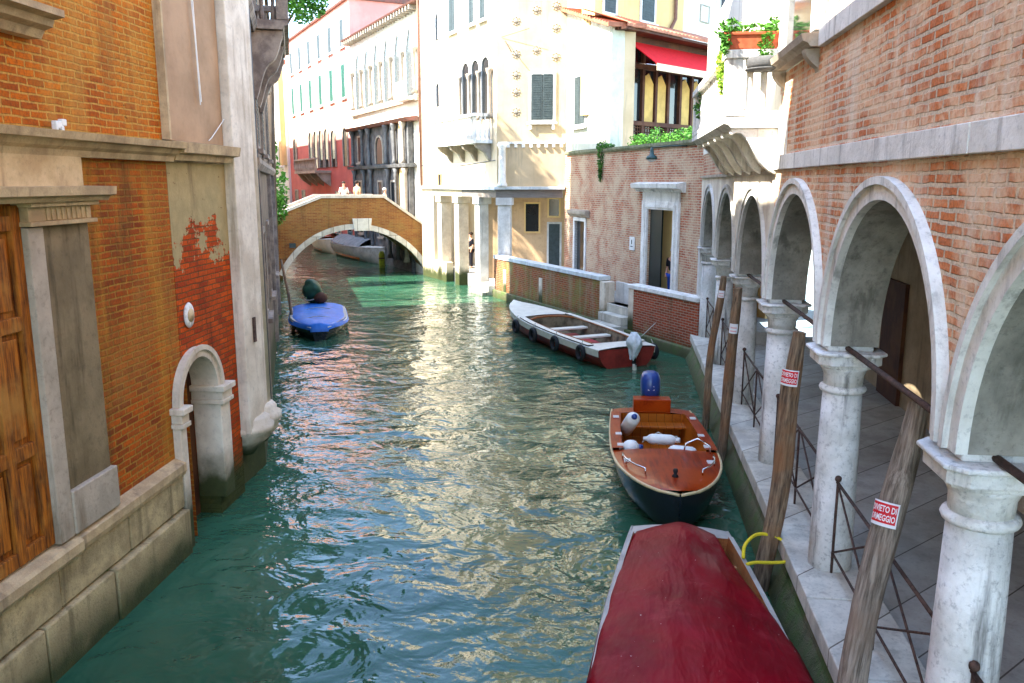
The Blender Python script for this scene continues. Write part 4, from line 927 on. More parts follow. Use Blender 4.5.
arch_window(pale, -6.2, .4, 8.0, 8.8, 0); arch_window(pale, -6.2, .35, 10.9, 11.8, 0, gothic=True)
bl = MB().box(-5.0, -.4, -.75, 0, 6.12, 6.26).build('balcony', 'white_stone', pale, rz=BZ)
b = MB()
for k in range(24): b.lathe([(.04, 0), (.06, .15), (.03, .5), (.04, .9)], -4.9 + k * .19, -.68, 8, 6.26)
for y in (-.5, -.3, -.12):
    for x in (-4.93, -.47): b.lathe([(.04, 0), (.06, .15), (.03, .5), (.04, .9)], x, y, 8, 6.26)
b.build('baluster', 'white_stone', bl)
b = MB(); b.box(-5.0, -.4, -.77, -.6, 7.16, 7.28); b.box(-5.0, -4.85, -.6, 0, 7.16, 7.28); b.box(-.55, -.4, -.6, 0, 7.16, 7.28); b.build('handrail', 'white_stone', bl)
for k in range(4): MB().prism([(0, 6.12), (-.7, 6.12), (-.6, 5.95), (-.25, 5.75), (-.1, 5.5), (0, 5.45)], -4.8 + k * 1.35, -4.6 + k * 1.35, 'x').build('bracket', 'grey_stone', bl)
tiles('roof', pale, -.3, 3.1, -.3, 3, 15.0, 15.0, 1)
b = MB(); b.tube([(-8.55, -.08, 4.4), (-8.55, -.08, 15)], .06, 8); b.build('drain_pipe', 'brown_pipe', pale, rz=BZ)
b = MB(); b.tube([(-8.7, -.03, 5.4), (-4, -.03, 5.3), (-.1, -.03, 5.45)], .015, 5); b.tube([(-5.5, -.03, 5.3), (-5.5, -.03, 13)], .012, 5); b.build('cable', 'lead', pale, rz=BZ)
# iron fence on the landing and white slab doorway inside the portico
b = MB(); b.tube([(-.2, .6, 1.5), (-1.6, .6, 1.5)], .02, 6); b.tube([(-.2, .6, .8), (-1.6, .6, .8)], .02, 6)
for k in range(3): b.tube([(-.2 - .7 * k, .6, .55), (-.2 - .7 * k, .6, 1.5)], .02, 6)
b.tube([(-.2, .6, .8), (-.9, .6, 1.5), (-1.6, .6, .8)], .015, 6); b.build('railing', 'iron', pale, rz=BZ)
for k in range(3): MB().box(-1.7, -.35, -.25 - .28 * k, .4, .4 - .26 * k - .255, .4 - .26 * k).build('water_step', 'plinth_stone', pale, rz=BZ, bevel=.01)

# ================================================================== PALACE WITH GOTHIC WINDOWS
palace = thing('gothic_palace', 'white palace with pointed gothic windows over a dark grey carved stone front', 'palace', C0, BZ)
MB().box(-21.6, -8.76, .25, 6, -.6, 12.95).build('wall', 'plaster_white', palace)
MB().prism([(.25, 12.95), (-.25, 12.98), (-.3, 13.05), (6, 13.6), (6, 12.95)], -21.8, -8.6, 'x').build('roof', 'terracotta_dark', palace)
b = MB(); [b.box(x * .45 - 21.6, x * .45 - 21.45, -.25, .25, 12.75, 12.95) for x in range(28)]; tag(b.build('eaves_bracket', 'grey_stone', palace), kind='stuff')
for k in range(6):
    xc = -10.6 - k * 1.85
    arch_window(palace, xc, 1.15, 8.9, 11.1, .25, rz=0, gothic=True, rim=.16, pane='window_haze')
for k in range(7):
    b = MB(); b.lathe([(.14, 8.9), (.14, 9.05), (.10, 9.1), (.09, 10.8), (.19, 11.0), (.19, 11.1)], -9.68 - k * 1.85, .08, 12); b.build('column', 'grey_stone', palace)
MB().box(-21.5, -9.3, .05, .25, 8.55, 8.72).build('string_course', 'grey_stone', palace)
b = MB(); b.box(-11.4, -9.6, -.4, .25, 8.6, 8.75); b.box(-11.4, -9.6, -.42, -.32, 9.4, 9.5); [b.box(-11.35 + k * .2, -11.28 + k * .2, -.4, -.34, 8.75, 9.4) for k in range(9)]; b.build('balcony', 'white_stone', palace)
g = MB().box(-20.6, -10.4, -.05, .2, 3.0, 7.6).build('carved_front', 'dark_stone', palace)
MB().prism([(.2, 7.6), (-.35, 7.6), (-.5, 7.75), (.2, 7.85)], -21.0, -9.6, 'x').build('cornice', 'terracotta_dark', g)
MB().prism([(.2, 5.35), (-.35, 5.35), (-.4, 5.5), (.2, 5.55)], -20.9, -10.0, 'x').build('cornice', 'dark_stone', g)
for k, x in enumerate((-20.2, -18.2, -16.8, -13.6, -12.2, -10.8)):
    m = 'dark_stone' if k < 5 else 'grey_stone'
    b = MB(); b.lathe([(.18, 5.55), (.10, 5.75), (.09, 7.2), (.2, 7.5), (.2, 7.6)], x, -.2, 10); b.build('column', m, g)
    b = MB(); b.lathe([(.2, .5), (.11, .8), (.10, 5.0), (.2, 5.3)], x + .2, -.2, 10); b.build('column', m, g)
MB().box(-20.6, -10.4, 0, .2, -.6, 3.0).build('lower_front', 'dark_stone', palace)
arch_window(palace, -15.2, 1.3, 5.6, 6.4, -.06, rz=0, frame='grey_stone')
for x in (-19.2, -15.2, -12.9): window(palace, x - .35, x + .35, 1.6, 4.6, -.06, 'grey_stone', 'glass_dark')
window(palace, -19.4, -18.8, 5.8, 7.2, -.06, 'grey_stone', 'wood_dark')
b = MB(); b.box(-11.9, -11.3, -.06, -.05, 5.6, 7.5); b.box(-11.9, -11.3, -.06, -.05, 1.2, 5.3); b.build('ochre_panel', 'plaster_yellow', g)

# ================================================================== PINK HOUSE AND THE HOUSES BEYOND
pink = thing('pink_house', 'red pink house with green shutters and a stone balcony, behind the bridge', 'house', C0, BZ)
MB().box(-41, -21.62, .3, 7, -.6, 7.3).build('lower_wall', 'pink_wall', pink)
MB().box(-41, -21.62, .28, 7, 7.3, 15.5).build('upper_wall', 'pink_wall_sunlit', pink)
MB().prism([(.3, 15.5), (.1, 15.5), (.05, 15.6), (7, 16.2), (7, 15.5)], -41.2, -21.5, 'x').build('roof', 'terracotta_dark', pink)
for k in range(6):
    x = -23.4 - k * 3.05
    window(pink, x - .45, x + .45, 9.9, 11.9, .28, 'white_stone', 'glass_dark', 'shutter_green'); window(pink, x - .45, x + .45, 13.0, 14.6, .28, 'white_stone', 'glass_dark', 'shutter_grey')
    if k in (0, 1, 5): arch_window(pink, x, 1.0, 5.6, 7.5, .26, rz=0, frame='grey_stone')
for k in range(4): arch_window(pink, -28.3 - k * 1.6, 1.0, 5.6, 7.7, .26, rz=0, frame='grey_stone', rim=.12)
for x in (-23.2, -26, -36.5, -39): window(pink, x - .5, x + .5, 1.2, 3.9, .3, 'grey_stone', 'glass_dark')
arch_window(pink, -31.2, 1.2, .6, 3.0, .28, rz=0, frame='grey_stone')
pb = MB().box(-34.4, -27.6, -.8, .3, 5.2, 5.38).build('balcony', 'grey_stone', pink)
b = MB(); [b.lathe([(.05, 0), (.07, .2), (.04, .5), (.05, .75)], -34.3 + k * .3, -.72, 6, 5.38) for k in range(23)]; b.build('baluster', 'grey_stone', pb)
MB().box(-34.4, -27.6, -.82, -.62, 6.13, 6.25).build('handrail', 'grey_stone', pb)
for k in range(4): MB().prism([(.3, 5.2), (-.7, 5.2), (-.3, 4.7), (.3, 4.3)], -34 + k * 2, -33.75 + k * 2, 'x').build('bracket', 'grey_stone', pb)
far_ = thing('far_house', 'far white house with green shutters, last one along the canal on the right bank', 'house', C0, BZ)
MB().box(-66, -41.02, .1, 7, -.6, 14).build('wall', 'plaster_white', far_)
MB().prism([(.1, 14), (-.4, 14), (-.5, 14.2), (7, 16.5), (7, 14)], -66, -41.2, 'x').build('roof', 'tile', far_)
MB().box(-42.4, -41.4, -.3, .1, 6, 13.5).build('chimney_breast', 'plaster_yellow', far_)
for k in range(6):
    for z0, z1 in ((2.0, 4.2), (6, 8), (9.6, 11.4)): window(far_, -44.5 - k * 3.6, -43.5 - k * 3.6, z0, z1, .1, 'white_stone', 'glass_dark', 'shutter_green')
endh = thing('end_house', 'distant cream house closing the view at the far end of the canal', 'house', (-56, 84, 0), radians(-20))
MB().box(-10, 30, 0, 8, -.6, 13).build('wall', 'plaster_cream', endh)
for k in range(8): window(endh, k * 3 - 2, k * 3 - 1, 6, 8, 0, 'white_stone', 'glass_dark', 'shutter_green')
MB().prism([(-.4, 13), (0, 13.2), (8, 15.5), (8, 13)], -10.3, 30.3, 'x').build('roof', 'tile', endh)

# ================================================================== BRIDGE
BC = Vector((-12.1, 39.8, 0)); XD = Vector((.905, .425, 0)); XZ = atan2(XD.y, XD.x); BRM = Matrix.Translation(BC) @ Matrix.Rotation(XZ, 4, 'Z')
bridge = thing('brick_bridge', 'small humpbacked ochre brick footbridge with pale stone coping and arch ring, crossing the canal', 'bridge', BC, XZ)
W_ = 3.7
TOP = [(-7.5, 1.95), (-3.5, 3.08), (-1.55, 3.84), (1.45, 3.84), (4.15, 1.95)]
rr = (3.5 ** 2 + 2.2 ** 2) / (2 * 2.2); zc = 2.35 - rr; a0 = math.asin((.15 - zc) / rr)
def seg(r, n=28): return [(r * cos(a0 + (pi - 2 * a0) * i / n), zc + r * sin(a0 + (pi - 2 * a0) * i / n)) for i in range(n + 1)]
A = seg(rr + .02)
face = [(-7.5, -.6)] + TOP + [(4.15, -.6), (3.52, -.6)] + A + [(-3.52, -.6)]
MB().prism(face[::-1], 0, .32).build('parapet_wall', 'brick_bridge', bridge)
MB().prism(face[::-1], W_ - .32, W_).build('parapet_wall', 'brick_bridge', bridge)
deck = [(-7.5, -.6), (-7.5, 1.1), (-3.5, 2.25), (-1.55, 2.95), (1.45, 2.95), (4.15, 1.1), (4.15, -.6), (3.5, -.6)] + seg(rr) + [(-3.5, -.6)]
MB().prism(deck[::-1], .321, W_ - .321).build('vault', 'brick_bridge_dark', bridge)
for y0 in (-.06, W_ - .36):
    b = MB(); n = len(TOP); b.strip([(x, z + .14) for x, z in TOP], [(x, z + .001) for x, z in TOP], y0, y0 + .42); b.build('coping', 'coping_stone_warm', bridge)
ring = MB(); ring.strip(seg(rr + .24), seg(rr - .02), -.05, .3); ring.build('arch_ring', 'white_stone_warm', bridge)
MB().strip(seg(rr + .24), seg(rr - .02), W_ - .3, W_ + .05).build('arch_ring', 'white_stone_warm', bridge)
MB().prism([(-.05, 2.25), (.75, 2.25), (.82, 2.85), (-.12, 2.85)], -.11, .0).build('keystone', 'white_stone_warm', bridge, bevel=.015)
MB().box(-3.15, -2.85, -.03, 0, 1.5, 1.72).build('name_plate', 'shutter_grey', bridge)
MB().box(3.5, 4.5, -.3, W_, -.6, .18).build('footing', 'quay_face', bridge)

# ================================================================== LEFT BANK BEYOND THE DARK HOUSE
g0 = dark.matrix_world; DM = Matrix.Translation(Vector((LC.x, LC.y, 0))) @ Matrix.Rotation(RA2, 4, 'Z')
gw = thing('garden_wall', 'old brick garden wall on the left bank between the dark house and the bridge', 'wall', DM @ Vector((17.25, .3, 0)), RA2)
MB().box(0, 12, 0, .4, -.6, 3.0).build('brickwork', 'brick_bridge', gw); MB().box(0, 12, -.06, .46, 3.0, 3.12).build('coping', 'coping_stone', gw)
def tree(label, loc, trunk_h, lean, blobs, n, size, mat, seed, r=.16):
    o = thing('garden_tree', label, 'tree', loc, 0)
    t = MB(); t.tube([(0, 0, 0), (lean[0] * .2, lean[1] * .2, trunk_h * .5), (lean[0] * .5, lean[1] * .5, trunk_h)], [r, r * .8, r * .6], 8)
    for c, rad in blobs: t.tube([(lean[0] * .5, lean[1] * .5, trunk_h * .95), ((c[0] + lean[0] * .5) / 2, (c[1] + lean[1] * .5) / 2, (c[2] + trunk_h) / 2 + .1), c], [r * .5, r * .3, r * .1], 6)
    t.build('trunk', 'bark', o); l = MB(); leaves(l, blobs, n, size, seed); l.build('crown', mat, o)
tree('tall tree whose crown shows beside the dark house balcony at the top', (-12.4, 30.2, 0), 9, (.6, 0),
     [((1.5, 0, 11.9), (1.3, 1.3, 1.4)), ((.6, .2, 12.6), (1.3, 1.3, 1.2)), ((1.7, -.2, 11.0), (.9, .9, .9)), ((.2, 0, 13.8), (1.3, 1.3, 1.2)), ((-1, 0, 12.6), (1.4, 1.4, 1.6))], 9000, .10, 'leaf', 21, .2)
tree('bushy green tree over the garden wall at the left end of the bridge', (-14.6, 35.2, 0), 3.2, (.2, 0),
     [((.25, 0, 4.4), (.75, .8, 1.1)), ((-.3, 0, 5.3), (.9, .9, 1.0)), ((.35, -.1, 3.5), (.6, .6, .8)), ((-.9, .1, 4.4), (1, 1, 1.4)), ((-.1, .1, 6.1), (.6, .6, .6))], 6000, .10, 'leaf', 22, .12)
lb = thing('left_bank_house', 'pale house on the left bank past the bridge, mostly hidden by the dark house', 'house', BRM @ Vector((-4.4, 4.6, 0)), radians(90 + 32.5))
MB().box(0, 40, .3, 6, -.6, 14.8).build('wall', 'plaster_cream', lb)

# ================================================================== PEOPLE
def person(label, loc, rz, h=1.7, top='cloth_white', legs='cloth_black', hair='hair_dark', arm=(.12, .05), group=None):
    o = thing('person', label, 'person', loc, rz, group); k = h / 1.75
    def skin(name, joints, edges, mat, par, sub=1):
        me = bpy.data.meshes.new(name); me.from_pydata([tuple(c * k for c in j[:3]) for j in joints], edges, [])
        me.materials.append(M[mat]); ob = bpy.data.objects.new(name, me); COL.objects.link(ob); ob.parent = par
        md = ob.modifiers.new('skin', 'SKIN'); md.use_smooth_shade = True
        for i, j in enumerate(joints): me.skin_vertices[0].data[i].radius = (j[3] * k, (j[4] if len(j) > 4 else j[3]) * k)
        me.skin_vertices[0].data[0].use_root = True
        s_ = ob.modifiers.new('sub', 'SUBSURF'); s_.levels = sub; s_.render_levels = sub; return ob
    J = [(0, 0, .95, .13, .10), (0, 0, 1.15, .12, .09), (0, 0, 1.38, .14, .09), (0, 0, 1.48, .055), (0, -.01, 1.56, .06), (0, -.015, 1.66, .09, .10), (0, -.01, 1.73, .06),
         (.17, 0, 1.40, .055), (.22, .02, 1.14, .042), (.20 + arm[0] * .3, -arm[1] * 2, .90, .032), (.2 + arm[0] * .3, -arm[1] * 2.6, .80, .035),
         (-.17, 0, 1.40, .055), (-.22, .02, 1.14, .042), (-.21, -.05, .90, .032), (-.21, -.07, .80, .035),
         (.09, 0, .88, .085), (.10, -.02, .48, .06), (.10, .0, .09, .042), (.11, -.14, .035, .04, .035),
         (-.09, 0, .88, .085), (-.10, .02, .48, .06), (-.11, .05, .09, .042), (-.12, -.09, .035, .04, .035)]
    E = [(0, 1), (1, 2), (2, 3), (3, 4), (4, 5), (5, 6), (2, 7), (7, 8), (8, 9), (9, 10), (2, 11), (11, 12), (12, 13), (13, 14), (0, 15), (15, 16), (16, 17), (17, 18), (0, 19), (19, 20), (20, 21), (21, 22)]
    body = skin('body', J, E, 'skin', o)
    g = .018
    T = [J[i] for i in (0, 1, 2, 7, 8, 11, 12)]; skin('shirt', [(*j[:3], j[3] + g, (j[4] if len(j) > 4 else j[3]) + g) for j in T], [(0, 1), (1, 2), (2, 3), (3, 4), (2, 5), (5, 6)], top, o)
    T = [J[i] for i in (0, 15, 16, 17, 19, 20, 21)]; skin('trousers', [(*j[:3], j[3] + g, (j[4] if len(j) > 4 else j[3]) + g) for j in T], [(0, 1), (1, 2), (2, 3), (0, 4), (4, 5), (5, 6)], legs, o)
    MB().ball((0, .012 * k, 1.685 * k), (.098 * k, .108 * k, .095 * k), 12, 8).build('hair', hair, o)
    b = MB(); b.ball((.03 * k, -.108 * k, 1.655 * k), .010 * k, 6, 4); b.ball((-.03 * k, -.108 * k, 1.655 * k), .010 * k, 6, 4); b.build('eyes', 'black', o)
    return o
person('woman in white standing on the bridge, left of the other white-clad walker', BRM @ Vector((-.35, .9, 2.96)), XZ, 1.66, 'cloth_white', 'cloth_white', 'hair_dark', arm=(.3, .08))
person('person in pale clothes on the bridge, right beside the woman in white', BRM @ Vector((.35, 1.2, 2.96)), XZ + 2.2, 1.7, 'cloth_tan', 'cloth_blue', 'hair_dark')
person('person going down the right slope of the bridge, only head and shoulders showing', BRM @ Vector((1.75, 1.3, 2.62)), XZ + 1.2, 1.68, 'cloth_white', 'cloth_tan', 'hair_grey')
person('grey-haired person in a dark jacket and blue trousers standing in the white stone doorway', HM @ Vector((-1.72, .38, .9)), HZ + .5, 1.72, 'cloth_black', 'cloth_blue', 'hair_grey')
person('dark-clad person standing among the pillars of the pale house', BM @ Vector((-5.7, 1.3, .55)), BZ, 1.72, 'cloth_black', 'cloth_black', 'hair_dark')
# ================================================================== BOATS
def hull_sections(L, B, prof, zs, zk, n=20, m=8, flare=.16):
    """prof(t) half-width factor 0..1 for t=0 stern..1 bow; zs(t) sheer height; zk(t) keel depth"""
    rows = []
    for i in range(n + 1):
        t = i / n; hw = B / 2 * prof(t); top = zs(t); kz = zk(t); row = []
        for k in range(-m, m + 1):
            q = k / m; a = abs(q)
            y = math.copysign(hw * (1 - (1 - a) ** 2.1) * (1 - flare * (1 - a)), q) if q else 0
            z = kz + (top - kz) * (a ** 1.7)
            row.append((-L / 2 + L * t + (.25 * (a ** 1.2) * max(0, t - .8) * 2), y, z))
        rows.append(row)
    return rows
def boat(name, label, loc, heading, L, B, prof, zs, zk, mats, deck_from=.62, inner='plywood', group=None, floor=.10, side_deck=.14, stern_deck=.1, hull_lo=None):
    o = thing(name, label, 'boat', loc, heading, group); n = 28
    rows = hull_sections(L, B, prof, zs, zk, n); b = MB(); b.grid(rows); b.add(rows[0], [tuple(range(len(rows[0])))]); b.add(rows[-1], [tuple(range(len(rows[-1])))])
    h = b.build('hull', mats[0], o)
    e = [(r[0], r[-1]) for r in rows]          # sheer line both sides
    # rub rail
    for s_ in (0, 1):
        pts = [Vector(q[s_]) + Vector((0, 0, .0)) for q in e]; MB().tube(pts, .022, 6).build('rub_rail', mats[2], h)
    # deck with a cockpit opening
    dk = MB(); inn = MB(); w0 = [side_deck if i / n < deck_from else None for i in range(n + 1)]
    c0, c1 = int(stern_deck * n), int(deck_from * n)
    def cam_(x, y, z, hw): return (x, y, z + .012 + .05 * (1 - (y / max(hw, .05)) ** 2))
    for i in range(n):
        for side in (0, 1):
            pa, pb = Vector(e[i][side]), Vector(e[i + 1][side])
            ha, hb = abs(pa.y), abs(pb.y); sg = 1 if side else -1
            ia = ha - side_deck if c0 <= i <= c1 else 0; ib = hb - side_deck if c0 <= i + 1 <= c1 else 0
            if c0 <= i < c1: 
                ia, ib = ha - side_deck, hb - side_deck
                r0 = [cam_(pa.x, sg * (ha + (ia - ha) * k / 3), pa.z, ha * 3) for k in range(4)]; r1 = [cam_(pb.x, sg * (hb + (ib - hb) * k / 3), pb.z, hb * 3) for k in range(4)]
                inn.add([r0[3], r1[3], (pb.x, sg * ib * .9, floor), (pa.x, sg * ia * .9, floor)], [(0, 1, 2, 3)]); inn.add([(pa.x, 0, floor), (pb.x, 0, floor), (pb.x, sg * ib * .9, floor), (pa.x, sg * ia * .9, floor)], [(0, 1, 2, 3)])
            else:
                r0 = [cam_(pa.x, sg * ha * (1 - k / 4), pa.z, ha) for k in range(5)]; r1 = [cam_(pb.x, sg * hb * (1 - k / 4), pb.z, hb) for k in range(5)]
            dk.grid([r0, r1])
    for i, flip in ((c0, 0), (c1, 1)):
        p = Vector(e[i][1]); hh = p.y - side_deck; inn.add([(p.x, -hh, p.z + .03), (p.x, hh, p.z + .03), (p.x, hh * .9, floor), (p.x, -hh * .9, floor)], [(0, 1, 2, 3)])
    dk.build('deck', mats[1], o); inn.build('cockpit', inner, o, fixn=False)
    return o, e, n
def smooth(P, n=5):
    P = [Vector(p) for p in P]; out = []
    for i in range(len(P) - 1):
        a, b, c, d = P[max(i - 1, 0)], P[i], P[i + 1], P[min(i + 2, len(P) - 1)]
        for k in range(n):
            t = k / n; out.append(.5 * ((2 * b) + (c - a) * t + (2 * a - 5 * b + 4 * c - d) * t * t + (3 * b - a - 3 * c + d) * t ** 3))
    return out + [P[-1]]
def thing_on(boat_o, name, label, cat, loc, rz=0, group=None):
    m = Matrix.Translation(boat_o.location) @ Matrix.Rotation(boat_o.rotation_euler.z, 4, 'Z')
    return thing(name, label, cat, m @ Vector(loc), boat_o.rotation_euler.z + rz, group)
def fender(o, L=.55, r=.12, tip='steel_blue'):
    b = MB(); n = 10; pr = [(.028, -L / 2 - .07), (.035, -L / 2 - .02), (r * .5, -L / 2 - .005), (r * .82, -L / 2 + .025), (r, -L / 2 + .07), (r * 1.02, 0), (r, L / 2 - .07), (r * .82, L / 2 - .025), (r * .5, L / 2 + .005), (.035, L / 2 + .02), (.028, L / 2 + .07)]
    b.lathe(pr, 0, 0, 18); q = b.build('float', 'white_plastic', o); q.rotation_euler = (0, radians(90), 0)
    c = MB().lathe([(.036, L / 2 + .01), (.05, L / 2 + .03), (.04, L / 2 + .08)], 0, 0, 12).build('end_cap', tip, o); c.rotation_euler = (0, radians(90), 0)
def outboard(bo, label, x, z, cowl, leg='black_rubber', wrap=None, scale=1.0, tilt=0, mark=False):
    o = thing_on(bo, 'outboard_motor', label, 'motor', (x, 0, z)); s = scale
    b = MB(); rows = []
    for i, (hz, rx, ry) in enumerate(((.10, .13, .12), (.16, .20, .155), (.30, .22, .165), (.44, .21, .16), (.52, .17, .13), (.55, .08, .07))):
        rows.append([((-.12 + (rx * (abs(cos(a)) ** .7) * (1 if cos(a) > 0 else -1))) * s, ry * (abs(sin(a)) ** .7) * (1 if sin(a) > 0 else -1) * s, hz * s) for a in [2 * pi * k / 20 for k in range(21)]])
    b.grid(rows); b.add(rows[-1][:-1], [tuple(range(20))]); b.add(rows[0][:-1], [tuple(range(20))]); b.build('cowl', wrap or cowl, o)
    b = MB(); b.box(-.2 * s, -.06 * s, -.05 * s, .05 * s, -.6 * s, .1 * s); b.box(-.34 * s, .02 * s, -.02 * s, .02 * s, -.62 * s, -.58 * s); b.build('leg', leg, o, bevel=.015)
    b = MB(); b.box(-.06 * s, .10 * s, -.11 * s, .11 * s, -.16 * s, .07 * s); b.build('clamp', leg, o, bevel=.012)
    if mark:
        b = MB(); b.box(-.34, -.331, -.05, .05, .28, .31); b.box(.1, .103, -.06, .06, .30, .34); b.box(.1, .103, -.03, .05, .36, .38); b.build('marking', 'white_plastic', o)
    return o
# --- varnished mahogany boat, bow towards the camera
hd = atan2(-1, .03)
def pf(t): return (.88 + .12 * sin(pi * min(t / .5, 1) / 2)) if t < .5 else (1 - ((t - .5) / .5) ** 2.6) ** .62 if t < 1 else 0
pb = lambda t: max(pf(t), .015)
mb_, e_, n_ = boat('wooden_motorboat', 'glossy varnished mahogany motorboat with white fenders and a dark hull, bow towards the camera', (.98, 12.62, 0), hd, 4.45, 1.60, pb,
     lambda t: .50 + .14 * t ** 2, lambda t: -.18 + .3 * max(0, t - .75) * 2, ('hull_navy', 'mahogany', 'brass_trim'), .60, 'plywood', stern_deck=.09, side_deck=.17)
L2 = 4.55 / 2
MB().box(-L2 + .06, -L2 + .34, -.33, .33, .50, .78).build('engine_box', 'mahogany', mb_, bevel=.015)
MB().box(-L2 + .45, -L2 + .75, -.62, .62, .36, .40).build('seat', 'plywood', mb_, bevel=.01)
MB().box(-.25, .05, -.62, .62, .34, .385).build('seat', 'plywood', mb_, bevel=.01)
MB().box(.03, .07, -.62, .62, .1, .34).build('seat_front', 'plywood', mb_)
for sgn in (-1, 1):
    b = MB(); pts = [Vector((.75 + .16 * k, sgn * (.56 - .07 * k - .0 * k * k), .66)) for k in range(6)]; pts = [Vector((p.x, sgn * max(.12, (.66 * sqrt(max(0, 1 - (i / 6.2) ** 2)))), .67 + .01 * i)) for i, p in enumerate(pts)]
    b.tube(pts, .011, 6)
    for q in (pts[0], pts[2], pts[5]): b.tube([q, q - Vector((0, 0, .08))], .011, 6)
    b.build('bow_rail', 'chrome', mb_)
    for x in (-1.55, -.55, .1, .85):
        b = MB()
        for k in range(3): b.box(x + k * .045, x + k * .045 + .022, sgn * .66 - .05 if x < .8 else sgn * .6 - .05, sgn * .66 + .05 if x < .8 else sgn * .6 + .05, .575 + .02 * (x > 0), .588 + .025 * (x > 0) + .01 * (x > .8))
        b.build('deck_vent', 'white_plastic', mb_)
b = MB(); b.lathe([(.05, 0), (.04, .03), (.02, .05), (.035, .09), (.03, .12)], 0, 0, 12); b.build('bow_cleat', 'black_rubber', mb_, (1.72, 0, .66))
b = MB(); b.tube([Vector((.42, .28, .62)), Vector((.40, .30, .72)), Vector((.38, .48, .80)), Vector((.45, .64, .72)), Vector((.5, .66, .60))], .012, 6); b.build('grab_rail', 'chrome', mb_)
f = thing_on(mb_, 'fender', 'long upright white fender lying at the left side inside the varnished boat', 'fender', (-.98, -.46, .60), radians(8)); f.rotation_euler.y = radians(-32); fender(f, .82, .115)
f = thing_on(mb_, 'fender', 'white fender lying across the thwart of the varnished boat, rope tied round it', 'fender', (-.42, .02, .52), radians(84)); fender(f, .44, .085, 'white_plastic')
b = MB(); b.tube([(.25, .02, .06), (.1, .1, .0), (-.05, .06, .1), (-.2, .12, -.02), (-.3, 0, -.06)], .012, 6); b.build('rope', 'grey_rope', f)
f = thing_on(mb_, 'fender', 'round white fender with a blue end at the front left of the varnished boat cockpit', 'fender', (.10, -.5, .54), radians(100)); fender(f, .22, .12)
f = thing_on(mb_, 'fender', 'half hidden white fender under the foredeck edge of the varnished boat', 'fender', (.24, .28, .52), radians(75)); fender(f, .42, .11)
outboard(mb_, 'blue outboard motor on the stern of the varnished boat', -L2 - .03, .58, 'steel_blue', mark=True, scale=1.1)
# --- maroon covered boat, nearest
rb, er, nr = boat('covered_boat', 'pale grey wooden boat with brown inner planking, nearest the camera, under a maroon cover', (.86, 6.3, 0), atan2(1, .035), 6.2, 1.86,
     lambda t: 1 - .40 * max(0, (t - .35) / .65) ** 1.8 - .1 * max(0, .3 - t), lambda t: .46 + .05 * t * t, lambda t: -.15, ('hull_grey', 'hull_grey', 'hull_grey'), .97, 'boat_wood', side_deck=.05, stern_deck=.03)
for x in [-2.6 + .55 * k for k in range(10)]:
    for s_ in (-1, 1):
        b = MB(); hw = 1.86 / 2 * (1 - .40 * max(0, ((x + 3.1) / 6.2 - .35) / .65) ** 1.8); b.box(x, x + .05, s_ * (hw - .15) - .05, s_ * (hw - .15) + .05, .12, .47)
        b.build('frame_rib', 'boat_wood', rb)
cv = thing_on(rb, 'boat_cover', 'maroon waterproof cover stretched over the ridge of the nearest boat', 'cover', (0, 0, .45))
def cover():
    rows = []; n = 60; m = 44
    for i in range(n + 1):
        t = i / n; x = -3.16 + 6.18 * t
        hw = 1.86 / 2 * (1 - .40 * max(0, (t - .35) / .65) ** 1.8)
        lft = hw * 1.05; rgt = hw * 1.07
        if t > .62: rgt = hw * (1.07 - .30 * min(1, (t - .62) / .30))        # open corner at the right
        if t > .25: lft -= .03 * min(1, (t - .25) * 3)
        row = []
        for k in range(m + 1):
            q = k / m * 2 - 1; y = q * lft if q < 0 else q * rgt; y = -y if False else y
            wr = .016 * mnoise.noise(Vector((x * 1.2, y * 5, 1))) + .02 * mnoise.noise(Vector((x * 2.2 + y * 2.4, y * 1.0, 4))) 
            ridge = .20 * (1 - abs(q) ** 1.8); bump_ = .08 * math.exp(-((x - 2.6) / .5) ** 2) * math.exp(-(y / .25) ** 2)
            z = .09 + ridge * (.72 + .28 * sin(t * pi * .9)) * (1 - .5 * max(0, (t - .8) / .2)) + bump_ + wr * .9
            if abs(q) > .93: z -= (.10 if t < .5 else .03) * (abs(q) - .93) / .07
            xx = x + (.05 * (1 - abs(q)) if i == n else 0)
            row.append((xx, -y, z))
        rows.append(row)
    last = [(p[0] + .03, p[1], .02) for p in rows[-1]]; rows.append(last)
    b = MB(); b.grid(rows); o = b.build('sheet', 'maroon', cv); s_ = o.modifiers.new('solid', 'SOLIDIFY'); s_.thickness = .006
cover()
b = MB()
for k in range(9):
    b.ball((-1.9 + k * .42, -.80 + .02 * k, .11), .016, 6, 4)
b.build('eyelet', 'chrome', cv)
ml = thing('mooring_line', 'yellow mooring rope looped round the knobbly pole to the maroon covered boat', 'rope', (1.98, 8.9, .25))
b = MB(); b.tube(smooth([(-.40, -.25, .33), (-.36, -.1, .42), (-.2, .1, .46), (.0, .17, .42), (.12, .12, .36), (.16, -.0, .3), (.1, -.12, .26), (-.08, -.2, .27), (-.28, -.3, .31), (-.38, -.36, .31)]), .019, 8); b.build('strand', 'yellow_rope', ml)

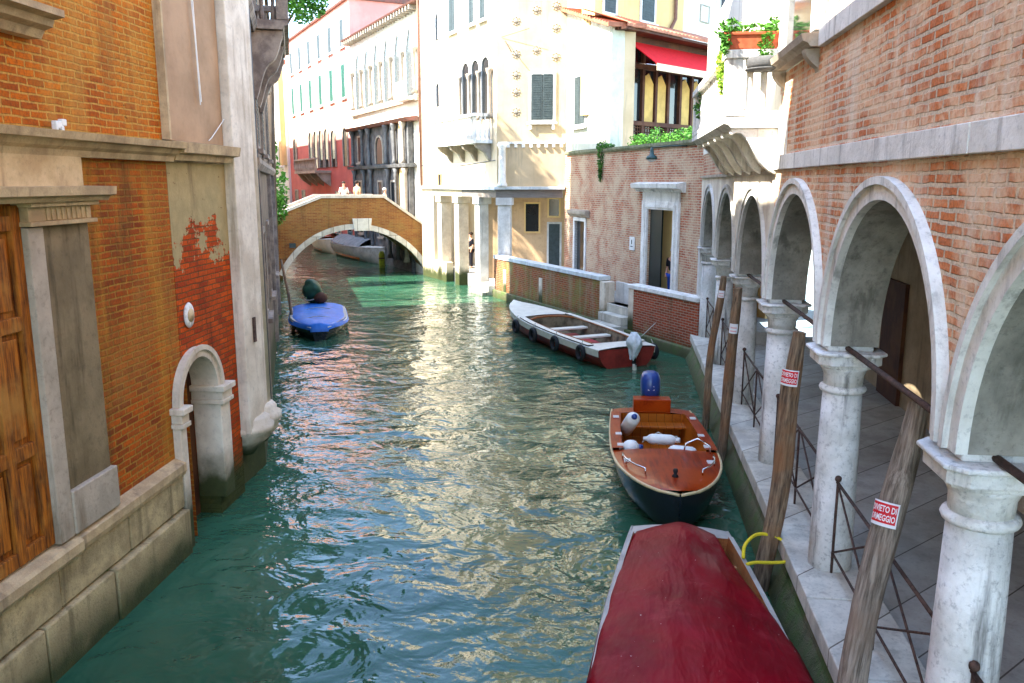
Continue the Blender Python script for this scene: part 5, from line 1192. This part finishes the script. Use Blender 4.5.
# --- white and red open boat at the landing steps
wh = atan2(27.4 - 20.6, -3.0 - .75)
wb, ew, nw = boat('open_boat', 'white and dark red open boat with black tyre fenders moored by the landing steps', (-1.12, 23.9, 0), wh, 7.3, 1.9,
     lambda t: max(.02, (.86 + .14 * sin(pi * min(t / .45, 1) / 2)) if t < .45 else (1 - ((t - .45) / .55) ** 2.4) ** .75 if t < 1 else .02), lambda t: .48 + .22 * t ** 2.5, lambda t: -.2 + .3 * max(0, t - .8), ('hull_red', 'hull_white', 'hull_white'), .68, 'boat_inner', side_deck=.17, stern_deck=.1)
def stripe(o, e, m, z0, z1, name='upper_strake', push=.015):
    for s_ in (0, 1):
        sg = 1 if s_ else -1; A = [(p[s_][0], p[s_][1] + sg * push, p[s_][2] + z1) for p in e]; B = [(p[s_][0], p[s_][1] * (1 - .02) + sg * push, p[s_][2] + z0) for p in e]
        b = MB(); b.grid([A, B]); b.build(name, m, o)
stripe(wb, ew, 'hull_white', -.17, .0)
MB().box(-2.9, .35, -.55, .55, .13, .17).build('floor_boards', 'red_paint', wb)
for x in (-1.5, -.1, -2.7): MB().box(x, x + .28, -.78, .78, .36, .41).build('thwart', 'hull_white', wb, bevel=.01)
b = MB(); b.tube([(.80, -.74, .56), (1.0, -.4, .60), (1.05, 0, .61), (1.0, .4, .60), (.80, .74, .56)], .035, 6); b.build('coaming', 'boat_wood', wb)
for s_ in (-1, 1): MB().tube([(-3.0, s_ * .66, .54), (-1.5, s_ * .76, .55), (-.3, s_ * .77, .56), (.80, s_ * .74, .57)], .018, 6).build('coaming_edge', 'boat_wood', wb)
tyres = [(-2.9, 1), (-1.5, 1), (-.1, 1), (1.4, 1), (-3.45, -1)]
for k, (x, sd) in enumerate(tyres):
    t = (x + 3.65) / 7.3; hw = 1.9 / 2 * ((.86 + .14 * sin(pi * min(t / .45, 1) / 2)) if t < .45 else (1 - ((t - .45) / .55) ** 2.4) ** .75)
    lab = ['black tyre on the near side of the white and red boat, nearest the stern', 'black tyre on the near side of the white and red boat, second from the stern', 'black tyre on the near side of the white and red boat, third from the stern', 'black tyre hung nearest the bow of the white and red boat', 'black tyre behind the motor on the far stern corner of the white and red boat'][k]
    o = thing_on(wb, 'tyre_fender', lab, 'tyre', (x, sd * (hw + .07), .30), 0, 'tyres hung round the open boat')
    b = MB(); b.tube([(.165 * cos(a), 0, .165 * sin(a)) for a in [2 * pi * i / 20 for i in range(20)]], .058, 10, True); b.build('tread', 'black_rubber', o)
    MB().tube([(0, 0, .18), (0, -sd * .08, .33)], .012, 5).build('lashing', 'grey_rope', o)
ob = outboard(wb, 'outboard motor wrapped in white cloth on the stern of the white and red boat', -3.9, .55, 'white_cloth', wrap='white_cloth', scale=.85); ob.scale = (.78, .78, .78)
b = MB(); l = []
for i in range(9):
    t = i / 8; l.append([((.10 + .17 * sin(pi * min(1, t * 1.5) * .8) + .05 * sin(5 * a + t * 9) - .10 * t * t) * cos(a) * 1.1 - .1, (.08 + .17 * sin(pi * min(1, t * 1.5) * .8) + .05 * sin(4 * a + 5 * t) - .08 * t * t) * sin(a), .50 - .80 * t * (1 + .12 * sin(3 * a))) for a in [2 * pi * k / 24 for k in range(25)]])
b.grid(l); b.add(l[0][:-1], [tuple(range(24))]); b.build('wrap', 'white_cloth', ob)
b = MB(); b.box(-.22, -.1, -.05, .05, -1.0, -.5); b.build('lower_leg', 'hull_white', ob, bevel=.02)
l = thing_on(wb, 'mooring_line', 'thin pale mooring rope from the white and red boat to the landing steps', 'rope', (-2.4, -.9, .5)); MB().tube([(0, 0, .0), (.1, -.35, -.02), (.15, -.8, .3)], .012, 6).build('strand', 'grey_rope', l)
# --- blue covered boat at the left bank
bb, eb, nb = boat('covered_boat', 'small boat under a bright blue tarpaulin moored along the left bank', (-8.95, 25.2, 0), atan2(-1, .36), 3.9, 1.75,
     lambda t: max(.10, 1 if t < .5 else 1 - .75 * ((t - .5) / .5) ** 2.2), lambda t: .40, lambda t: -.15, ('hull_navy', 'hull_grey', 'hull_white'), .9, 'boat_wood')
cv2 = thing_on(bb, 'boat_cover', 'bright blue tarpaulin tied down over the small boat on the left bank', 'cover', (0, 0, .40))
rows = []
for i in range(25):
    t = i / 24; hw = 1.75 / 2 * (1 if t < .5 else 1 - .75 * ((t - .5) / .5) ** 2.2) + .04; x = -1.98 + 4.05 * t
    rows.append([(x, hw * q * (1.01 if abs(q) < .95 else 1.02), .03 + .15 * (1 - abs(q) ** 2.4) * (1 - .45 * t) + .02 * mnoise.noise(Vector((x * 2, q * 3, 2))) - .10 * max(0, (abs(q) - .85) / .15) ** 2) for q in [k / 12 - 1 for k in range(25)]])
rows.append([(p[0] + .03, p[1], -.12) for p in rows[-1]]); rows.insert(0, [(p[0] - .03, p[1], -.12) for p in rows[0]])
b = MB(); b.grid(rows); b.build('sheet', 'blue_tarp', cv2)
b = MB(); b.tube([(rows[i][2][0], rows[i][2][1] * 1.06, .0) for i in range(1, 26)], .022, 6); b.tube([(rows[i][22][0], rows[i][22][1] * 1.06, .0) for i in range(1, 26)], .022, 6); b.build('hem', 'hull_white', cv2)
b = MB(); b.tube(smooth([(rows[18][2][0], rows[18][2][1], .03), (rows[18][12][0], 0, .16), (rows[18][22][0], rows[18][22][1], .03)]), .01, 5); b.build('tie_rope', 'grey_rope', cv2)
b = MB(); b.tube(smooth([(rows[9][2][0], rows[9][2][1], .04), (rows[9][12][0], 0, .21), (rows[9][22][0], rows[9][22][1], .04)]), .01, 5); b.build('tie_rope', 'grey_rope', cv2)
b = MB(); b.box(-.25, .25, -.12, .12, 0, .12); o = thing_on(bb, 'outboard_motor', 'outboard motor wrapped in dark green cloth on the blue covered boat', 'motor', (-2.15, -.15, .55))
b = MB(); b.ball((0, 0, .36), (.40, .34, .42), 28, 18)
b.v = [tuple(Vector((0, 0, .36)) + (Vector(p) - Vector((0, 0, .36))) * (1 + .22 * mnoise.noise(Vector(p) * 3.1) + .10 * mnoise.noise(Vector(p) * 8) - .12 * (p[2] < .2))) for p in b.v]; b.build('wrap', 'green_tarp', o)
b = MB(); b.tube([(.36 * cos(a), .31 * sin(a), .16 + .03 * sin(3 * a)) for a in [2 * pi * i / 16 for i in range(16)]], .018, 5, True); b.build('lashing', 'grey_rope', o); MB().box(-.15, .12, -.1, .1, -.5, .12).build('leg', 'black_rubber', o, bevel=.02)
MB().ball((.28, .25, .20), (.26, .24, .2), 12, 8).build('fuel_tank', 'wood_dark', o)
# --- boats beyond the bridge
def pb2(t): return max(.03, (.85 + .15 * sin(pi * min(t / .4, 1) / 2)) if t < .4 else (1 - ((t - .4) / .6) ** 2.4) ** .7 if t < 1 else .03)
for lab, loc, hd_, L_, B_, tm in (('white boat with a teal cover seen through the arch of the bridge', (-18.6, 55.0, 0), radians(-62), 5.5, 2.0, 'teal_tarp'),
                              ('long grey covered boat moored past the bridge, left of its right foot', (-14.6, 49.5, 0), radians(-57), 8.5, 2.1, 'grey_cover')):
    o, e, n = boat('moored_boat', lab, loc, hd_, L_, B_, pb2, lambda t: .75 + .2 * t * t, lambda t: -.2, ('hull_white' if tm == 'teal_tarp' else 'hull_grey', 'hull_white', 'hull_grey'), .7)
    c = thing_on(o, 'boat_cover', {'teal_tarp': 'teal tarpaulin over the white boat beyond the bridge', 'grey_cover': 'grey tarpaulin over the long boat beyond the bridge'}[tm], 'cover', (0, 0, .78))
    rows = [[(-L_ / 2 * .98 + L_ * .72 * i / 12, B_ / 2 * pb2(i / 12 * .72) * q, .06 + .45 * (1 - abs(q) ** 2)) for q in [k / 6 - 1 for k in range(13)]] for i in range(13)]
    MB().grid(rows).build('sheet', tm, c)
o = thing('marker_post', 'short yellow-green slimy post standing in the water at the right foot of the bridge', 'post', (-12.0, 44.2, 0)); MB().lathe([(.16, -.5), (.16, .75), (.10, .9)], 0, 0, 12).build('shaft', 'marker', o); MB().lathe([(.17, .5), (.17, .56)], 0, 0, 12).build('band', 'iron', o)
def post(lab, p, t, r=.09):
    o = thing('mooring_pole', lab, 'mooring pole', p); d = Vector(t) - Vector(p); MB().tube([(0, 0, -.5), tuple(d * .5 + Vector((.02, 0, 0))), tuple(d)], [r, r * .9, r * .7], 10).build('shaft', 'wood_pole', o); MB().lathe([(.0, 0), (r * .72, .0), (0, .05)], d.x, d.y, 8, d.z).build('cap', 'wood_dark', o)
post('thin dark leaning pole between the dark house and the blue boat', (-9.75, 25.2, 0), (-10.05, 25.1, 2.2), .05)
